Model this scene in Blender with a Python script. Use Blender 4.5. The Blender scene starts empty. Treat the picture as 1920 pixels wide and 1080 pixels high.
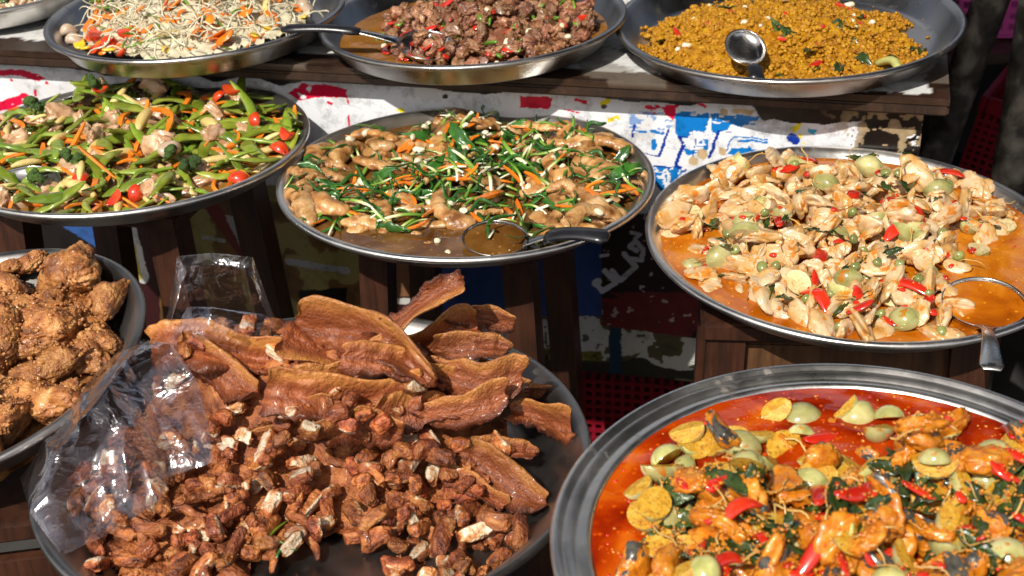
import bpy, bmesh, math, random
import numpy as np
from mathutils import Vector, Matrix
rng = np.random.default_rng(7); random.seed(7)
scn = bpy.context.scene; C = scn.collection
R_ = math.radians

# ------------------------------------------------------------------ camera
FPX, PITCH, ROLL, EYE = 2668.7, R_(28.89), R_(-2.233), np.array([0, 0, 1.52])
c_, s_, cr, sr = math.cos(PITCH), math.sin(PITCH), math.cos(ROLL), math.sin(ROLL)
FW = np.array([0, c_, -s_]); r0 = np.array([1, 0, 0.]); u0 = np.array([0, s_, c_])
RT = cr*r0 + sr*u0; UP = cr*u0 - sr*r0
def ray(px, py): return FW + RT*(px-960)/FPX - UP*(py-540)/FPX
def at_z(px, py, z):
    d = ray(px, py); return EYE + d*(z-EYE[2])/d[2]
def at_y(px, py, y):
    d = ray(px, py); return EYE + d*y/d[1]
def proj(P):
    P = np.asarray(P, float) - EYE; d = P@FW
    return 960 + FPX*(P@RT)/d, 540 - FPX*(P@UP)/d
cam = bpy.data.cameras.new('camera'); camo = bpy.data.objects.new('camera', cam); C.objects.link(camo)
camo.matrix_world = Matrix(((RT[0], UP[0], -FW[0], EYE[0]), (RT[1], UP[1], -FW[1], EYE[1]), (RT[2], UP[2], -FW[2], EYE[2]), (0, 0, 0, 1)))
cam.sensor_width = 36; cam.lens = FPX/1920*36; cam.clip_start = .05; cam.clip_end = 500
cam.dof.use_dof = True; cam.dof.focus_distance = 1.62; cam.dof.aperture_fstop = 9
scn.camera = camo

# ------------------------------------------------------------------ noise
def _h(i, j, k, s):
    n = (i*374761393 + j*668265263 + k*2147483647 + s*974634777) & 0xffffffff
    n = ((n ^ (n >> 13))*1274126177) & 0xffffffff
    return ((n ^ (n >> 16)) & 0xffff)/65535.
def vn(P, f=1, seed=0, off=0):
    P = np.asarray(P, float)*f + off; I = np.floor(P).astype(np.int64); t = P-I; t = t*t*(3-2*t); o = 0
    for a in (0, 1):
        for b in (0, 1):
            for c in (0, 1):
                w = (t[..., 0] if a else 1-t[..., 0])*(t[..., 1] if b else 1-t[..., 1])*(t[..., 2] if c else 1-t[..., 2])
                o = o + w*_h(I[..., 0]+a, I[..., 1]+b, I[..., 2]+c, seed)
    return o*2-1
def fbm(P, f, seed=0, oct=3, g=.5):
    o = 0; a = 1
    for k in range(oct): o = o + a*vn(P, f*2**k, seed+k*17); a *= g
    return o

# ------------------------------------------------------------------ object helpers
def link(name, me, parent=None, mw=None):
    o = bpy.data.objects.new(name, me); C.objects.link(o)
    if parent is not None: o.parent = parent
    if mw is not None: o.matrix_world = mw
    return o
def tag(o, label=None, cat=None, group=None, kind=None):
    if label: o['label'] = label
    if cat: o['category'] = cat
    if group: o['group'] = group
    if kind: o['kind'] = kind
    return o
def empty(name, loc=(0, 0, 0)):
    o = bpy.data.objects.new(name, None); C.objects.link(o); o.location = loc; o.empty_display_size = .05; return o
def mesh(name, V, F, mats, smooth=True, mi=None, attr=None, col=None):
    me = bpy.data.meshes.new(name); me.from_pydata([tuple(v) for v in np.asarray(V, float)], [], [tuple(int(i) for i in f) for f in F])
    for m in (mats if isinstance(mats, (list, tuple)) else [mats]): me.materials.append(m)
    if mi is not None: me.polygons.foreach_set('material_index', np.asarray(mi, np.int32))
    me.polygons.foreach_set('use_smooth', np.full(len(me.polygons), smooth))
    if attr is not None:
        a = me.attributes.new('v', 'FLOAT', 'POINT'); a.data.foreach_set('value', np.asarray(attr, np.float32))
    if col is not None:
        a = me.attributes.new('paint', 'FLOAT_COLOR', 'POINT'); q = np.ones((len(V), 4), np.float32); q[:, :3] = col; a.data.foreach_set('color', q.ravel())
    me.update(); return me
class MB:
    def __init__(s): s.V = []; s.F = []; s.n = 0
    def add(s, V, F):
        s.V.append(np.asarray(V, float)); s.F += [tuple(i+s.n for i in f) for f in F]; s.n += len(V)
    def box(s, c, d, M=None, bev=0):
        c = np.array(c, float); d = np.array(d, float)/2
        bm = bmesh.new(); bmesh.ops.create_cube(bm, size=2)
        for v in bm.verts: v.co = Vector(np.array(v.co)*d)
        if bev: bmesh.ops.bevel(bm, geom=bm.edges[:], offset=bev, segments=2, affect='EDGES')
        V = np.array([v.co[:] for v in bm.verts]) + c
        if M is not None: V = V@np.array(M.to_3x3()).T + np.array(M.translation)
        bm.verts.index_update()
        s.add(V, [[v.index for v in f.verts] for f in bm.faces]); bm.free(); return s
    def sweep(s, path, w, h=None, k=10, rect=False, up=(0, 0, 1)):
        s.add(*sweep(path, w, h, k, rect, up)); return s
    def arr(s): return np.concatenate(s.V), s.F
    def build(s, name, m, parent=None, smooth=False, mw=None):
        V, F = s.arr(); return link(name, mesh(name, V, F, m, smooth), parent, mw)
_ico = {}
def ico(n):
    if n not in _ico:
        bm = bmesh.new(); bmesh.ops.create_icosphere(bm, subdivisions=n, radius=1)
        bm.verts.index_update(); _ico[n] = (np.array([v.co[:] for v in bm.verts]), [[v.index for v in f.verts] for f in bm.faces]); bm.free()
    return _ico[n]
def sweep(path, w, h=None, k=10, rect=False, up=(0, 0, 1)):
    path = np.asarray(path, float); n = len(path); w = np.broadcast_to(w, n); h = w if h is None else np.broadcast_to(h, n)
    T = np.gradient(path, axis=0); T /= np.linalg.norm(T, axis=1)[:, None]
    if rect:
        a = np.array([[-1, -1], [0, -1.0], [1, -1], [1, 0], [1, 1], [0, 1], [-1, 1], [-1, 0]], float)*[1, 1]; k = 8
    else:
        th = np.arange(k)*2*math.pi/k; a = np.stack([np.cos(th), np.sin(th)], 1)
    V = []
    for i in range(n):
        sx = np.cross(up, T[i]); nn = np.linalg.norm(sx); sx = sx/nn if nn > 1e-6 else np.array([1., 0, 0]); sz = np.cross(T[i], sx)
        V.append(path[i] + a[:, :1]*w[i]*sx + a[:, 1:]*h[i]*sz)
    F = []
    for i in range(n-1):
        for j in range(k): F.append((i*k+j, i*k+(j+1) % k, (i+1)*k+(j+1) % k, (i+1)*k+j))
    F.append(tuple(range(k))[::-1]); F.append(tuple((n-1)*k+j for j in range(k)))
    return np.concatenate(V), F
def lathe(prof, n=96):
    V = []; F = []; m = len(prof)
    for i in range(n):
        a = 2*math.pi*i/n
        for r, z in prof: V.append((r*math.cos(a), r*math.sin(a), z))
    for i in range(n):
        for j in range(m-1):
            a, b = i*m+j, ((i+1) % n)*m+j; F.append((a, b, b+1, a+1))
    return np.array(V), F

# ------------------------------------------------------------------ materials
def nt(name):
    m = bpy.data.materials.new(name); m.use_nodes = True; t = m.node_tree; t.nodes.clear()
    out = t.nodes.new('ShaderNodeOutputMaterial'); return m, t, out
def N(t, ty, **k):
    n = t.nodes.new(ty)
    for a, b in k.items():
        if a.startswith('i_'): n.inputs[a[2:].replace('_', ' ')].default_value = b
        else: setattr(n, a, b)
    return n
def ramp(t, stops, fac):
    r = t.nodes.new('ShaderNodeValToRGB'); e = r.color_ramp.elements
    while len(e) < len(stops): e.new(.5)
    for q, (p, col) in zip(e, stops): q.position = p; q.color = (*col, 1)
    t.links.new(fac, r.inputs[0]); return r.outputs[0]
def food(name, stops, scale=60, detail=5, rough=.4, bump=.25, bscale=300, coat=0., val=.2, hue=.0, spec=.5, dist=1., sss=0., along=None, attr=None, attr_amp=.15, bdist=.002, flecks=None, stretch=None):
    """procedural food surface: noise ramp, per-object shift and brightness, bump"""
    m, t, out = nt(name); L = t.links.new
    tc = N(t, 'ShaderNodeTexCoord'); oi = N(t, 'ShaderNodeObjectInfo')
    mu = N(t, 'ShaderNodeMath', operation='MULTIPLY'); mu.inputs[1].default_value = 37; L(oi.outputs['Random'], mu.inputs[0])
    ad = N(t, 'ShaderNodeVectorMath', operation='ADD'); L(tc.outputs['Object'], ad.inputs[0]); L(mu.outputs[0], ad.inputs[1])
    no = N(t, 'ShaderNodeTexNoise', i_Scale=scale, i_Detail=detail, i_Distortion=dist*.3); 
    if stretch:
        mp = N(t, 'ShaderNodeMapping'); mp.inputs['Scale'].default_value = stretch; L(ad.outputs[0], mp.inputs[0]); L(mp.outputs[0], no.inputs['Vector'])
    else: L(ad.outputs[0], no.inputs['Vector'])
    fac = no.outputs['Fac']
    if along:          # colour runs along the piece (object x) between the two ends
        sp = N(t, 'ShaderNodeSeparateXYZ'); L(tc.outputs['Object'], sp.inputs[0])
        mr = N(t, 'ShaderNodeMapRange'); mr.inputs[1].default_value = along[0]; mr.inputs[2].default_value = along[1]; L(sp.outputs[0], mr.inputs[0])
        a2 = N(t, 'ShaderNodeMath', operation='MULTIPLY_ADD'); a2.inputs[1].default_value = .35; L(no.outputs['Fac'], a2.inputs[0]); L(mr.outputs[0], a2.inputs[2])
        a3 = N(t, 'ShaderNodeMath', operation='SUBTRACT'); a3.inputs[1].default_value = .17; L(a2.outputs[0], a3.inputs[0]); fac = a3.outputs[0]
    if attr:
        at = N(t, 'ShaderNodeAttribute', attribute_name='v')
        a2 = N(t, 'ShaderNodeMath', operation='MULTIPLY_ADD'); a2.inputs[1].default_value = attr_amp; L(no.outputs['Fac'], a2.inputs[0]); L(at.outputs['Fac'], a2.inputs[2])
        a3 = N(t, 'ShaderNodeMath', operation='SUBTRACT'); a3.inputs[1].default_value = attr_amp/2; L(a2.outputs[0], a3.inputs[0]); fac = a3.outputs[0]
    colr = ramp(t, stops, fac)
    if flecks:
        n3 = N(t, 'ShaderNodeTexNoise', i_Scale=flecks[1], i_Detail=3.); L(ad.outputs[0], n3.inputs['Vector'])
        r3 = ramp(t, [(flecks[2], (0, 0, 0)), (flecks[2]+.05, (1, 1, 1))], n3.outputs['Fac'])
        mx = N(t, 'ShaderNodeMix', data_type='RGBA'); L(r3, mx.inputs[0]); L(colr, mx.inputs[6]); mx.inputs[7].default_value = (*flecks[0], 1); colr = mx.outputs[2]
    hs = N(t, 'ShaderNodeHueSaturation'); L(colr, hs.inputs['Color'])
    m1 = N(t, 'ShaderNodeMapRange'); m1.inputs[3].default_value = 1-val; m1.inputs[4].default_value = 1+val; L(oi.outputs['Random'], m1.inputs[0]); L(m1.outputs[0], hs.inputs['Value'])
    if hue:
        fr = N(t, 'ShaderNodeMath', operation='FRACT'); L(mu.outputs[0], fr.inputs[0])
        m2 = N(t, 'ShaderNodeMapRange'); m2.inputs[3].default_value = .5-hue; m2.inputs[4].default_value = .5+hue; L(fr.outputs[0], m2.inputs[0]); L(m2.outputs[0], hs.inputs['Hue'])
    b = N(t, 'ShaderNodeBsdfPrincipled'); L(hs.outputs[0], b.inputs['Base Color'])
    b.inputs['Roughness'].default_value = rough; b.inputs['Specular IOR Level'].default_value = spec
    b.inputs['Coat Weight'].default_value = coat; b.inputs['Coat Roughness'].default_value = .12
    if sss: b.inputs['Subsurface Weight'].default_value = sss; b.inputs['Subsurface Radius'].default_value = (.006, .004, .002); b.inputs['Subsurface Scale'].default_value = 1.
    if bump:
        n2 = N(t, 'ShaderNodeTexNoise', i_Scale=bscale, i_Detail=4.); L(ad.outputs[0], n2.inputs['Vector'])
        bp = N(t, 'ShaderNodeBump', i_Strength=bump, i_Distance=bdist); L(n2.outputs['Fac'], bp.inputs['Height']); L(bp.outputs[0], b.inputs['Normal'])
    L(b.outputs[0], out.inputs[0]); return m
def steel(name, base=.55, rough=.27, tint=(1, .985, .96), brush=True):
    m, t, out = nt(name); L = t.links.new; tc = N(t, 'ShaderNodeTexCoord'); oi = N(t, 'ShaderNodeObjectInfo')
    n1 = N(t, 'ShaderNodeTexNoise', i_Scale=9., i_Detail=6., i_Roughness=.65); L(tc.outputs['Object'], n1.inputs['Vector'])
    cc = ramp(t, [(.35, tuple(base*.72*q for q in tint)), (.62, tuple(base*q for q in tint))], n1.outputs['Fac'])
    n2 = N(t, 'ShaderNodeTexNoise', i_Scale=220., i_Detail=3.); L(tc.outputs['Object'], n2.inputs['Vector'])
    mr = N(t, 'ShaderNodeMapRange'); mr.inputs[1].default_value = .3; mr.inputs[2].default_value = .7; mr.inputs[3].default_value = rough-.07; mr.inputs[4].default_value = rough+.12; L(n1.outputs['Fac'], mr.inputs[0])
    n3 = N(t, 'ShaderNodeTexNoise', i_Scale=26., i_Detail=9., i_Roughness=.68, i_Distortion=.6); L(tc.outputs['Object'], n3.inputs['Vector'])
    st = ramp(t, [(.59, (0, 0, 0)), (.68, (1, 1, 1))], n3.outputs['Fac'])      # dried greasy smears
    mx = N(t, 'ShaderNodeMix', data_type='RGBA'); mu = N(t, 'ShaderNodeMath', operation='MULTIPLY'); mu.inputs[1].default_value = .55; L(st, mu.inputs[0]); L(mu.outputs[0], mx.inputs[0]); L(cc, mx.inputs[6]); mx.inputs[7].default_value = (.20, .13, .075, 1)
    ra = N(t, 'ShaderNodeMath', operation='MULTIPLY_ADD'); ra.inputs[1].default_value = .22; L(st, ra.inputs[0]); L(mr.outputs[0], ra.inputs[2])
    b = N(t, 'ShaderNodeBsdfPrincipled'); b.inputs['Metallic'].default_value = 1; L(mx.outputs[2], b.inputs['Base Color']); L(ra.outputs[0], b.inputs['Roughness'])
    bp = N(t, 'ShaderNodeBump', i_Strength=.12, i_Distance=.001); L(n2.outputs['Fac'], bp.inputs['Height']); L(bp.outputs[0], b.inputs['Normal'])
    L(b.outputs[0], out.inputs[0]); return m
def sauce(name, stops, scale=18, rough=.07, oil=None, bump=.08):
    m, t, out = nt(name); L = t.links.new; tc = N(t, 'ShaderNodeTexCoord')
    n1 = N(t, 'ShaderNodeTexNoise', i_Scale=scale, i_Detail=7., i_Distortion=.8, i_Roughness=.6); L(tc.outputs['Object'], n1.inputs['Vector'])
    cc = ramp(t, stops, n1.outputs['Fac'])
    if oil:
        vo = N(t, 'ShaderNodeTexVoronoi', i_Scale=90., i_Randomness=1.); L(tc.outputs['Object'], vo.inputs['Vector'])
        rr = ramp(t, [(.12, (1, 1, 1)), (.2, (0, 0, 0))], vo.outputs['Distance'])
        mx = N(t, 'ShaderNodeMix', data_type='RGBA'); L(rr, mx.inputs[0]); L(cc, mx.inputs[6]); mx.inputs[7].default_value = (*oil, 1); cc = mx.outputs[2]
    n2 = N(t, 'ShaderNodeTexNoise', i_Scale=60., i_Detail=3.); L(tc.outputs['Object'], n2.inputs['Vector'])
    bp = N(t, 'ShaderNodeBump', i_Strength=bump, i_Distance=.004); L(n2.outputs['Fac'], bp.inputs['Height'])
    b = N(t, 'ShaderNodeBsdfPrincipled'); L(cc, b.inputs['Base Color']); b.inputs['Roughness'].default_value = rough; L(bp.outputs[0], b.inputs['Normal'])
    b.inputs['Specular IOR Level'].default_value = .5
    L(b.outputs[0], out.inputs[0]); return m
def painted(name, rough=.35, grime=.5, bump=.2):
    m, t, out = nt(name); L = t.links.new; tc = N(t, 'ShaderNodeTexCoord')
    at = N(t, 'ShaderNodeAttribute', attribute_name='paint')
    n1 = N(t, 'ShaderNodeTexNoise', i_Scale=45., i_Detail=8., i_Roughness=.7); L(tc.outputs['Object'], n1.inputs['Vector'])
    rr = ramp(t, [(.3, (1-grime,)*3), (.5, (1, 1, 1))], n1.outputs['Fac'])
    mx = N(t, 'ShaderNodeMix', data_type='RGBA', blend_type='MULTIPLY'); mx.inputs[0].default_value = 1; L(at.outputs['Color'], mx.inputs[6]); L(rr, mx.inputs[7])
    b = N(t, 'ShaderNodeBsdfPrincipled'); L(mx.outputs[2], b.inputs['Base Color']); b.inputs['Roughness'].default_value = rough
    bp = N(t, 'ShaderNodeBump', i_Strength=bump, i_Distance=.002); L(n1.outputs['Fac'], bp.inputs['Height']); L(bp.outputs[0], b.inputs['Normal'])
    L(b.outputs[0], out.inputs[0]); return m
def wood(name, c1, c2, rough=.45):
    m, t, out = nt(name); L = t.links.new; tc = N(t, 'ShaderNodeTexCoord')
    mp = N(t, 'ShaderNodeMapping'); mp.inputs['Scale'].default_value = (60, 60, 4); L(tc.outputs['Object'], mp.inputs[0])
    n1 = N(t, 'ShaderNodeTexNoise', i_Scale=1., i_Detail=7., i_Distortion=1.2, i_Roughness=.65); L(mp.outputs[0], n1.inputs['Vector'])
    n2 = N(t, 'ShaderNodeTexNoise', i_Scale=14., i_Detail=5.); L(tc.outputs['Object'], n2.inputs['Vector'])
    cc = ramp(t, [(.32, c1), (.68, c2)], n1.outputs['Fac'])
    rr = ramp(t, [(.35, (.45,)*3), (.6, (1, 1, 1))], n2.outputs['Fac'])
    mx = N(t, 'ShaderNodeMix', data_type='RGBA', blend_type='MULTIPLY'); mx.inputs[0].default_value = .8; L(cc, mx.inputs[6]); L(rr, mx.inputs[7])
    b = N(t, 'ShaderNodeBsdfPrincipled'); L(mx.outputs[2], b.inputs['Base Color']); b.inputs['Roughness'].default_value = rough
    bp = N(t, 'ShaderNodeBump', i_Strength=.35, i_Distance=.002); L(n1.outputs['Fac'], bp.inputs['Height']); L(bp.outputs[0], b.inputs['Normal'])
    L(b.outputs[0], out.inputs[0]); return m
def plastic_film(name):
    m, t, out = nt(name); L = t.links.new; tc = N(t, 'ShaderNodeTexCoord')
    lw = N(t, 'ShaderNodeLayerWeight', i_Blend=.3)
    n1 = N(t, 'ShaderNodeTexNoise', i_Scale=22., i_Detail=3., i_Distortion=2.5); L(tc.outputs['Object'], n1.inputs['Vector'])
    bp = N(t, 'ShaderNodeBump', i_Strength=.6, i_Distance=.006); L(n1.outputs['Fac'], bp.inputs['Height'])
    L(bp.outputs[0], lw.inputs['Normal'])
    mr = N(t, 'ShaderNodeMapRange'); mr.inputs[3].default_value = .075; mr.inputs[4].default_value = .85; L(lw.outputs['Facing'], mr.inputs[0])
    tr = N(t, 'ShaderNodeBsdfTransparent'); tr.inputs[0].default_value = (.97, .97, .98, 1)
    gl = N(t, 'ShaderNodeBsdfGlossy'); gl.inputs['Roughness'].default_value = .17; gl.inputs[0].default_value = (.95, .95, 1, 1); L(bp.outputs[0], gl.inputs['Normal'])
    df = N(t, 'ShaderNodeBsdfTranslucent'); df.inputs[0].default_value = (.85, .83, .88, 1)
    ms = N(t, 'ShaderNodeMixShader'); L(mr.outputs[0], ms.inputs[0]); L(tr.outputs[0], ms.inputs[1]); L(gl.outputs[0], ms.inputs[2])
    m2 = N(t, 'ShaderNodeMixShader'); m2.inputs[0].default_value = .03; L(ms.outputs[0], m2.inputs[1]); L(df.outputs[0], m2.inputs[2])
    L(m2.outputs[0], out.inputs[0]); return m

M = dict(
 steel=steel('steel', .88, .31, (1, .97, .92)), steel_mid=steel('steel_dark_reflection', .46, .30, (1, .965, .93)), steel_dark=steel('steel_worn', .34, .36, (1, .95, .90)), spoon=steel('spoon_steel', .6, .2),  # steel_mid: darker base paints in the dark surroundings reflected by back-row trays
 black=food('black_plastic', [(.3, (.008, .008, .01)), (.7, (.018, .018, .022))], rough=.28, bump=.05, val=.05),
 wood=wood('dark_stool_wood', (.020, .007, .004), (.075, .025, .011)),
 wood_light=wood('worn_rail_wood', (.06, .027, .012), (.17, .078, .033)),
 trim=wood('worn_brown_trim', (.016, .009, .006), (.065, .032, .018)),
 paint=painted('painted_board'), film=plastic_film('clear_plastic_film'),
 # fried pork
 crust=food('fried_crust', [(.28, (.085, .021, .007)), (.48, (.24, .068, .019)), (.7, (.42, .155, .045))], 60, rough=.5, bump=1., bscale=260, val=.25, coat=.08, bdist=.004),
 porkbit=food('fried_pork_bit', [(.0, (.06, .014, .006)), (.2, (.18, .044, .014)), (.38, (.34, .096, .026)), (.56, (.44, .158, .046)), (.72, (.47, .22, .09)), (.86, (.54, .37, .23)), (.98, (.68, .55, .40))], 70, detail=7, rough=.48, bump=1., bscale=240, val=.38, hue=.008, coat=.08, attr=True, attr_amp=.8, bdist=.004),
 belly=food('fried_belly_slice', [(0.0, (0.0765, 0.0176, 0.0059)), (0.16, (0.17, 0.0416, 0.0127)), (0.3, (0.289, 0.0816, 0.0238)), (0.4, (0.17, 0.0416, 0.0136)), (0.52, (0.2805, 0.0784, 0.0247)), (0.66, (0.204, 0.0528, 0.017)), (0.8, (0.34, 0.112, 0.0289)), (0.93, (0.442, 0.184, 0.0442)), (1.0, (0.306, 0.104, 0.0255))], 30, detail=8, rough=.46, bump=.7, bscale=230, val=.2, coat=.14, attr=True, attr_amp=.5, bdist=.004, stretch=(.45, 1, 1)),
 wingfry=food('battered_wing', [(.28, (.10, .028, .007)), (.44, (.28, .095, .023)), (.58, (.43, .18, .048)), (.78, (.64, .36, .14))], 42, rough=.46, bump=1., bscale=230, val=.22, coat=.12, bdist=.003, flecks=((.74, .54, .28), 240, .66)),
 # stir fries
 sprout=food('bean_sprout', [(.3, (.50, .44, .28)), (.7, (.70, .65, .49))], 40, rough=.25, bump=.1, val=.14, coat=.3),
 carrot=food('carrot', [(.3, (.62, .13, .008)), (.7, (.80, .24, .02))], 70, rough=.3, bump=.15, val=.15, coat=.3),
 tomato=food('tomato', [(.3, (.52, .022, .006)), (.7, (.66, .07, .012))], 45, rough=.3, bump=.3, bscale=120, val=.18, coat=.5),
 pepper_yellow=food('yellow_pepper', [(.3, (.75, .42, .02)), (.7, (.85, .62, .05))], 40, rough=.2, bump=.05, val=.1, coat=.4),
 corn=food('baby_corn', [(.3, (.62, .44, .13)), (.7, (.80, .63, .27))], 60, rough=.32, bump=.5, bscale=500, val=.12, coat=.3),
 pod=food('pea_pod', [(.3, (.11, .16, .012)), (.55, (.19, .25, .025)), (.8, (.30, .36, .06))], 45, rough=.24, bump=.12, val=.3, hue=.022, coat=.5),
 green=food('green_stem', [(.3, (.06, .15, .010)), (.7, (.16, .30, .025))], 50, rough=.28, bump=.1, val=.3, hue=.02, coat=.35),
 broc=food('broccoli_floret', [(.3, (.018, .05, .008)), (.7, (.07, .14, .018))], 160, rough=.5, bump=1., bscale=600, val=.2, bdist=.004),
 broc_stem=food('broccoli_stem', [(.3, (.18, .28, .05)), (.7, (.32, .40, .12))], 50, rough=.3, bump=.1),
 pork=food('boiled_pork', [(.3, (.32, .15, .065)), (.5, (.52, .31, .17)), (.75, (.68, .51, .35))], 55, rough=.3, bump=.35, bscale=260, val=.16, coat=.4),
 mushroom=food('straw_mushroom', [(.3, (.38, .26, .17)), (.7, (.60, .47, .35))], 40, rough=.25, bump=.1, val=.1, coat=.4),
 wing=food('braised_wing_skin', [(.2, (.17, .06, .014)), (.42, (.36, .165, .048)), (.62, (.52, .29, .11)), (.85, (.66, .45, .23))], 55, rough=.32, bump=.8, bscale=260, val=.18, coat=.3, attr=True, attr_amp=.9),
 scallion=food('scallion', [(.0, (.78, .76, .60)), (.28, (.62, .66, .32)), (.5, (.22, .36, .05)), (1., (.06, .17, .015))], 60, rough=.25, bump=.1, val=.2, along=(-.026, .03), coat=.4),
 leaf=food('herb_leaf', [(.3, (.013, .058, .009)), (.55, (.034, .125, .016)), (.8, (.09, .22, .03))], 60, rough=.28, bump=.4, bscale=200, val=.35, coat=.45),
 garlic=food('garlic_clove', [(.3, (.62, .50, .30)), (.7, (.80, .74, .56))], 50, rough=.25, bump=.1, val=.1, coat=.4),
 # brown meat
 brownmeat=food('braised_brown_meat', [(.28, (.10, .035, .015)), (.5, (.24, .10, .045)), (.72, (.44, .25, .14))], 60, rough=.4, bump=.9, bscale=240, val=.38, hue=.012, coat=.2),
 chili=food('red_chili', [(.3, (.42, .012, .006)), (.7, (.62, .035, .012))], 50, rough=.13, bump=.06, val=.22, coat=.6),
 mince=food('yellow_mince', [(.28, (.22, .075, .002)), (.5, (.42, .185, .004)), (.75, (.56, .31, .014))], 90, rough=.4, bump=.7, bscale=500, val=.0, coat=.1, spec=.35),
 lemongrass=food('lemongrass', [(.3, (.42, .42, .08)), (.7, (.62, .62, .22))], 50, rough=.3, bump=.1),
 curry_leaf=food('wilted_basil', [(.3, (.012, .022, .006)), (.55, (.035, .060, .012)), (.8, (.11, .13, .03))], 70, rough=.25, bump=.5, bscale=240, val=.35, coat=.5),
 chicken=food('sliced_chicken', [(.25, (.42, .16, .025)), (.40, (.53, .30, .095)), (.56, (.61, .43, .24)), (.8, (.70, .57, .40))], 44, rough=.3, bump=.4, bscale=260, val=.1, coat=.4, flecks=((.56, .19, .02), 90, .58)),
 egg_skin=food('eggplant_skin', [(.3, (.26, .25, .07)), (.55, (.46, .43, .17)), (.8, (.62, .58, .32))], 45, rough=.16, bump=.08, val=.25, hue=.012, coat=.5, flecks=((.50, .18, .015), 60, .62)),
 egg_flesh=food('eggplant_flesh', [(.3, (.46, .20, .012)), (.55, (.60, .34, .03)), (.78, (.60, .44, .11))], 120, rough=.45, bump=.6, bscale=300, val=.14, coat=.15, flecks=((.34, .16, .02), 330, .58)),
 egg_pale=food('eggplant_flesh_pale', [(.3, (.58, .44, .18)), (.7, (.70, .60, .34))], 120, rough=.45, bump=.5, bscale=300, val=.12, coat=.15, flecks=((.40, .26, .08), 330, .6)),
 pea=food('pea_eggplant', [(.3, (.13, .15, .035)), (.7, (.26, .28, .09))], 50, rough=.16, bump=.04, val=.25, coat=.6),
 ginger=food('root_shred', [(.3, (.42, .24, .05)), (.7, (.60, .40, .14))], 60, rough=.35, bump=.2, val=.2, coat=.3),
 curryfish=food('curried_fish', [(.28, (.36, .085, .004)), (.5, (.54, .17, .008)), (.78, (.66, .31, .035))], 60, rough=.26, bump=.5, bscale=260, val=.14, coat=.5),
 fishskin=food('fish_skin', [(.3, (.03, .028, .024)), (.7, (.11, .10, .08))], 70, rough=.25, bump=.3, coat=.5),
 paste=food('curry_paste_bits', [(.3, (.40, .10, .005)), (.6, (.62, .25, .02)), (.8, (.70, .45, .12))], 300, rough=.3, bump=.2, coat=.4),
 # sauces
 s_orange=sauce('orange_curry_sauce', [(.3, (.20, .035, .0015)), (.48, (.40, .10, .003)), (.68, (.58, .21, .012))], 13, oil=(.62, .22, .008)),
 s_red=sauce('red_curry_sauce', [(.32, (.13, .006, .0008)), (.45, (.28, .017, .001)), (.58, (.42, .045, .0015)), (.7, (.58, .12, .005))], 15, oil=(.55, .075, .003)),
 s_brown=sauce('brown_broth', [(.3, (.06, .022, .004)), (.5, (.12, .050, .010)), (.72, (.21, .10, .026))], 14, oil=(.26, .12, .03)),
 s_gold=sauce('golden_broth', [(.3, (.16, .075, .012)), (.7, (.30, .15, .028))], 14, oil=(.36, .19, .03)),
 s_oil=sauce('brown_oil', [(.3, (.17, .065, .010)), (.7, (.30, .13, .022))], 14, oil=(.36, .16, .03)),
)

# ------------------------------------------------------------------ piece variants
class Var: pass
def var(name, V, F, mats, smooth=True, mi=None, attr=None, recenter=True):
    v = Var(); V = np.asarray(V, float)
    if recenter: V = V - (V.max(0)+V.min(0))/2
    v.mesh = mesh(name, V, F, mats, smooth, mi, attr)
    k = min(len(V), 140); v.pts = V[np.random.default_rng(1).permutation(len(V))[:k]]
    v.len = V[:, 0].max()-V[:, 0].min(); v.wid = V[:, 1].max()-V[:, 1].min(); return v
def blob(name, dims, mats, seed, sub=3, amp=.25, f=1.2, amp2=.08, f2=4., box=0., fat=0, lobe=0.):
    V, F = ico(sub); V = V.copy()
    if box: V = np.sign(V)*np.abs(V)**(1-box); V /= np.max(np.abs(V))
    d = 1 + amp*vn(V, f, seed, 31.7) + amp2*fbm(V, f2, seed+5, 3)
    if lobe: d = d + lobe*np.abs(vn(V, f*2.2, seed+9, 3.3))
    V = V*d[:, None]; V0 = V.copy(); V = V*np.array(dims)
    V[:, 2] += .25*dims[2]*np.sin(V0[:, 0]*2+seed)
    mi = None
    if fat:
        Fc = V0[np.array(F)].mean(1); nz = fbm(Fc, 2.2, seed+3, 2)
        mi = ((Fc[:, 1]*(1 if seed % 2 else -1) + .55*nz) > fat).astype(int) if seed % 3 else ((Fc[:, 2] + .6*nz) > fat).astype(int)
    return var(name, V, F, mats, True, mi)
def strip(name, L, w, h, mats, seed, n=14, bend=.15, taper=.6, rect=False, k=8, zb=.1, wav=0., pods=0):
    g = np.random.default_rng(seed); t = np.linspace(0, 1, n); b = bend*L*g.uniform(-1, 1); z = zb*L*g.uniform(-.3, 1)
    P = np.stack([(t-.5)*L, b*np.sin(t*math.pi)+wav*L*.1*np.sin(t*9+seed), z*np.sin(t*math.pi)+wav*L*.05*np.sin(t*13+2*seed)], 1)
    pr = np.clip(np.sin(np.clip(t, .02, .98)*math.pi), 0, 1)**taper; pr = np.maximum(pr, .12)
    hh = h*pr*(1+pods*np.sin(t*math.pi*7))
    V, F = sweep(P, w*pr, hh, k, rect); return var(name, V, F, mats, not rect)
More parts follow.
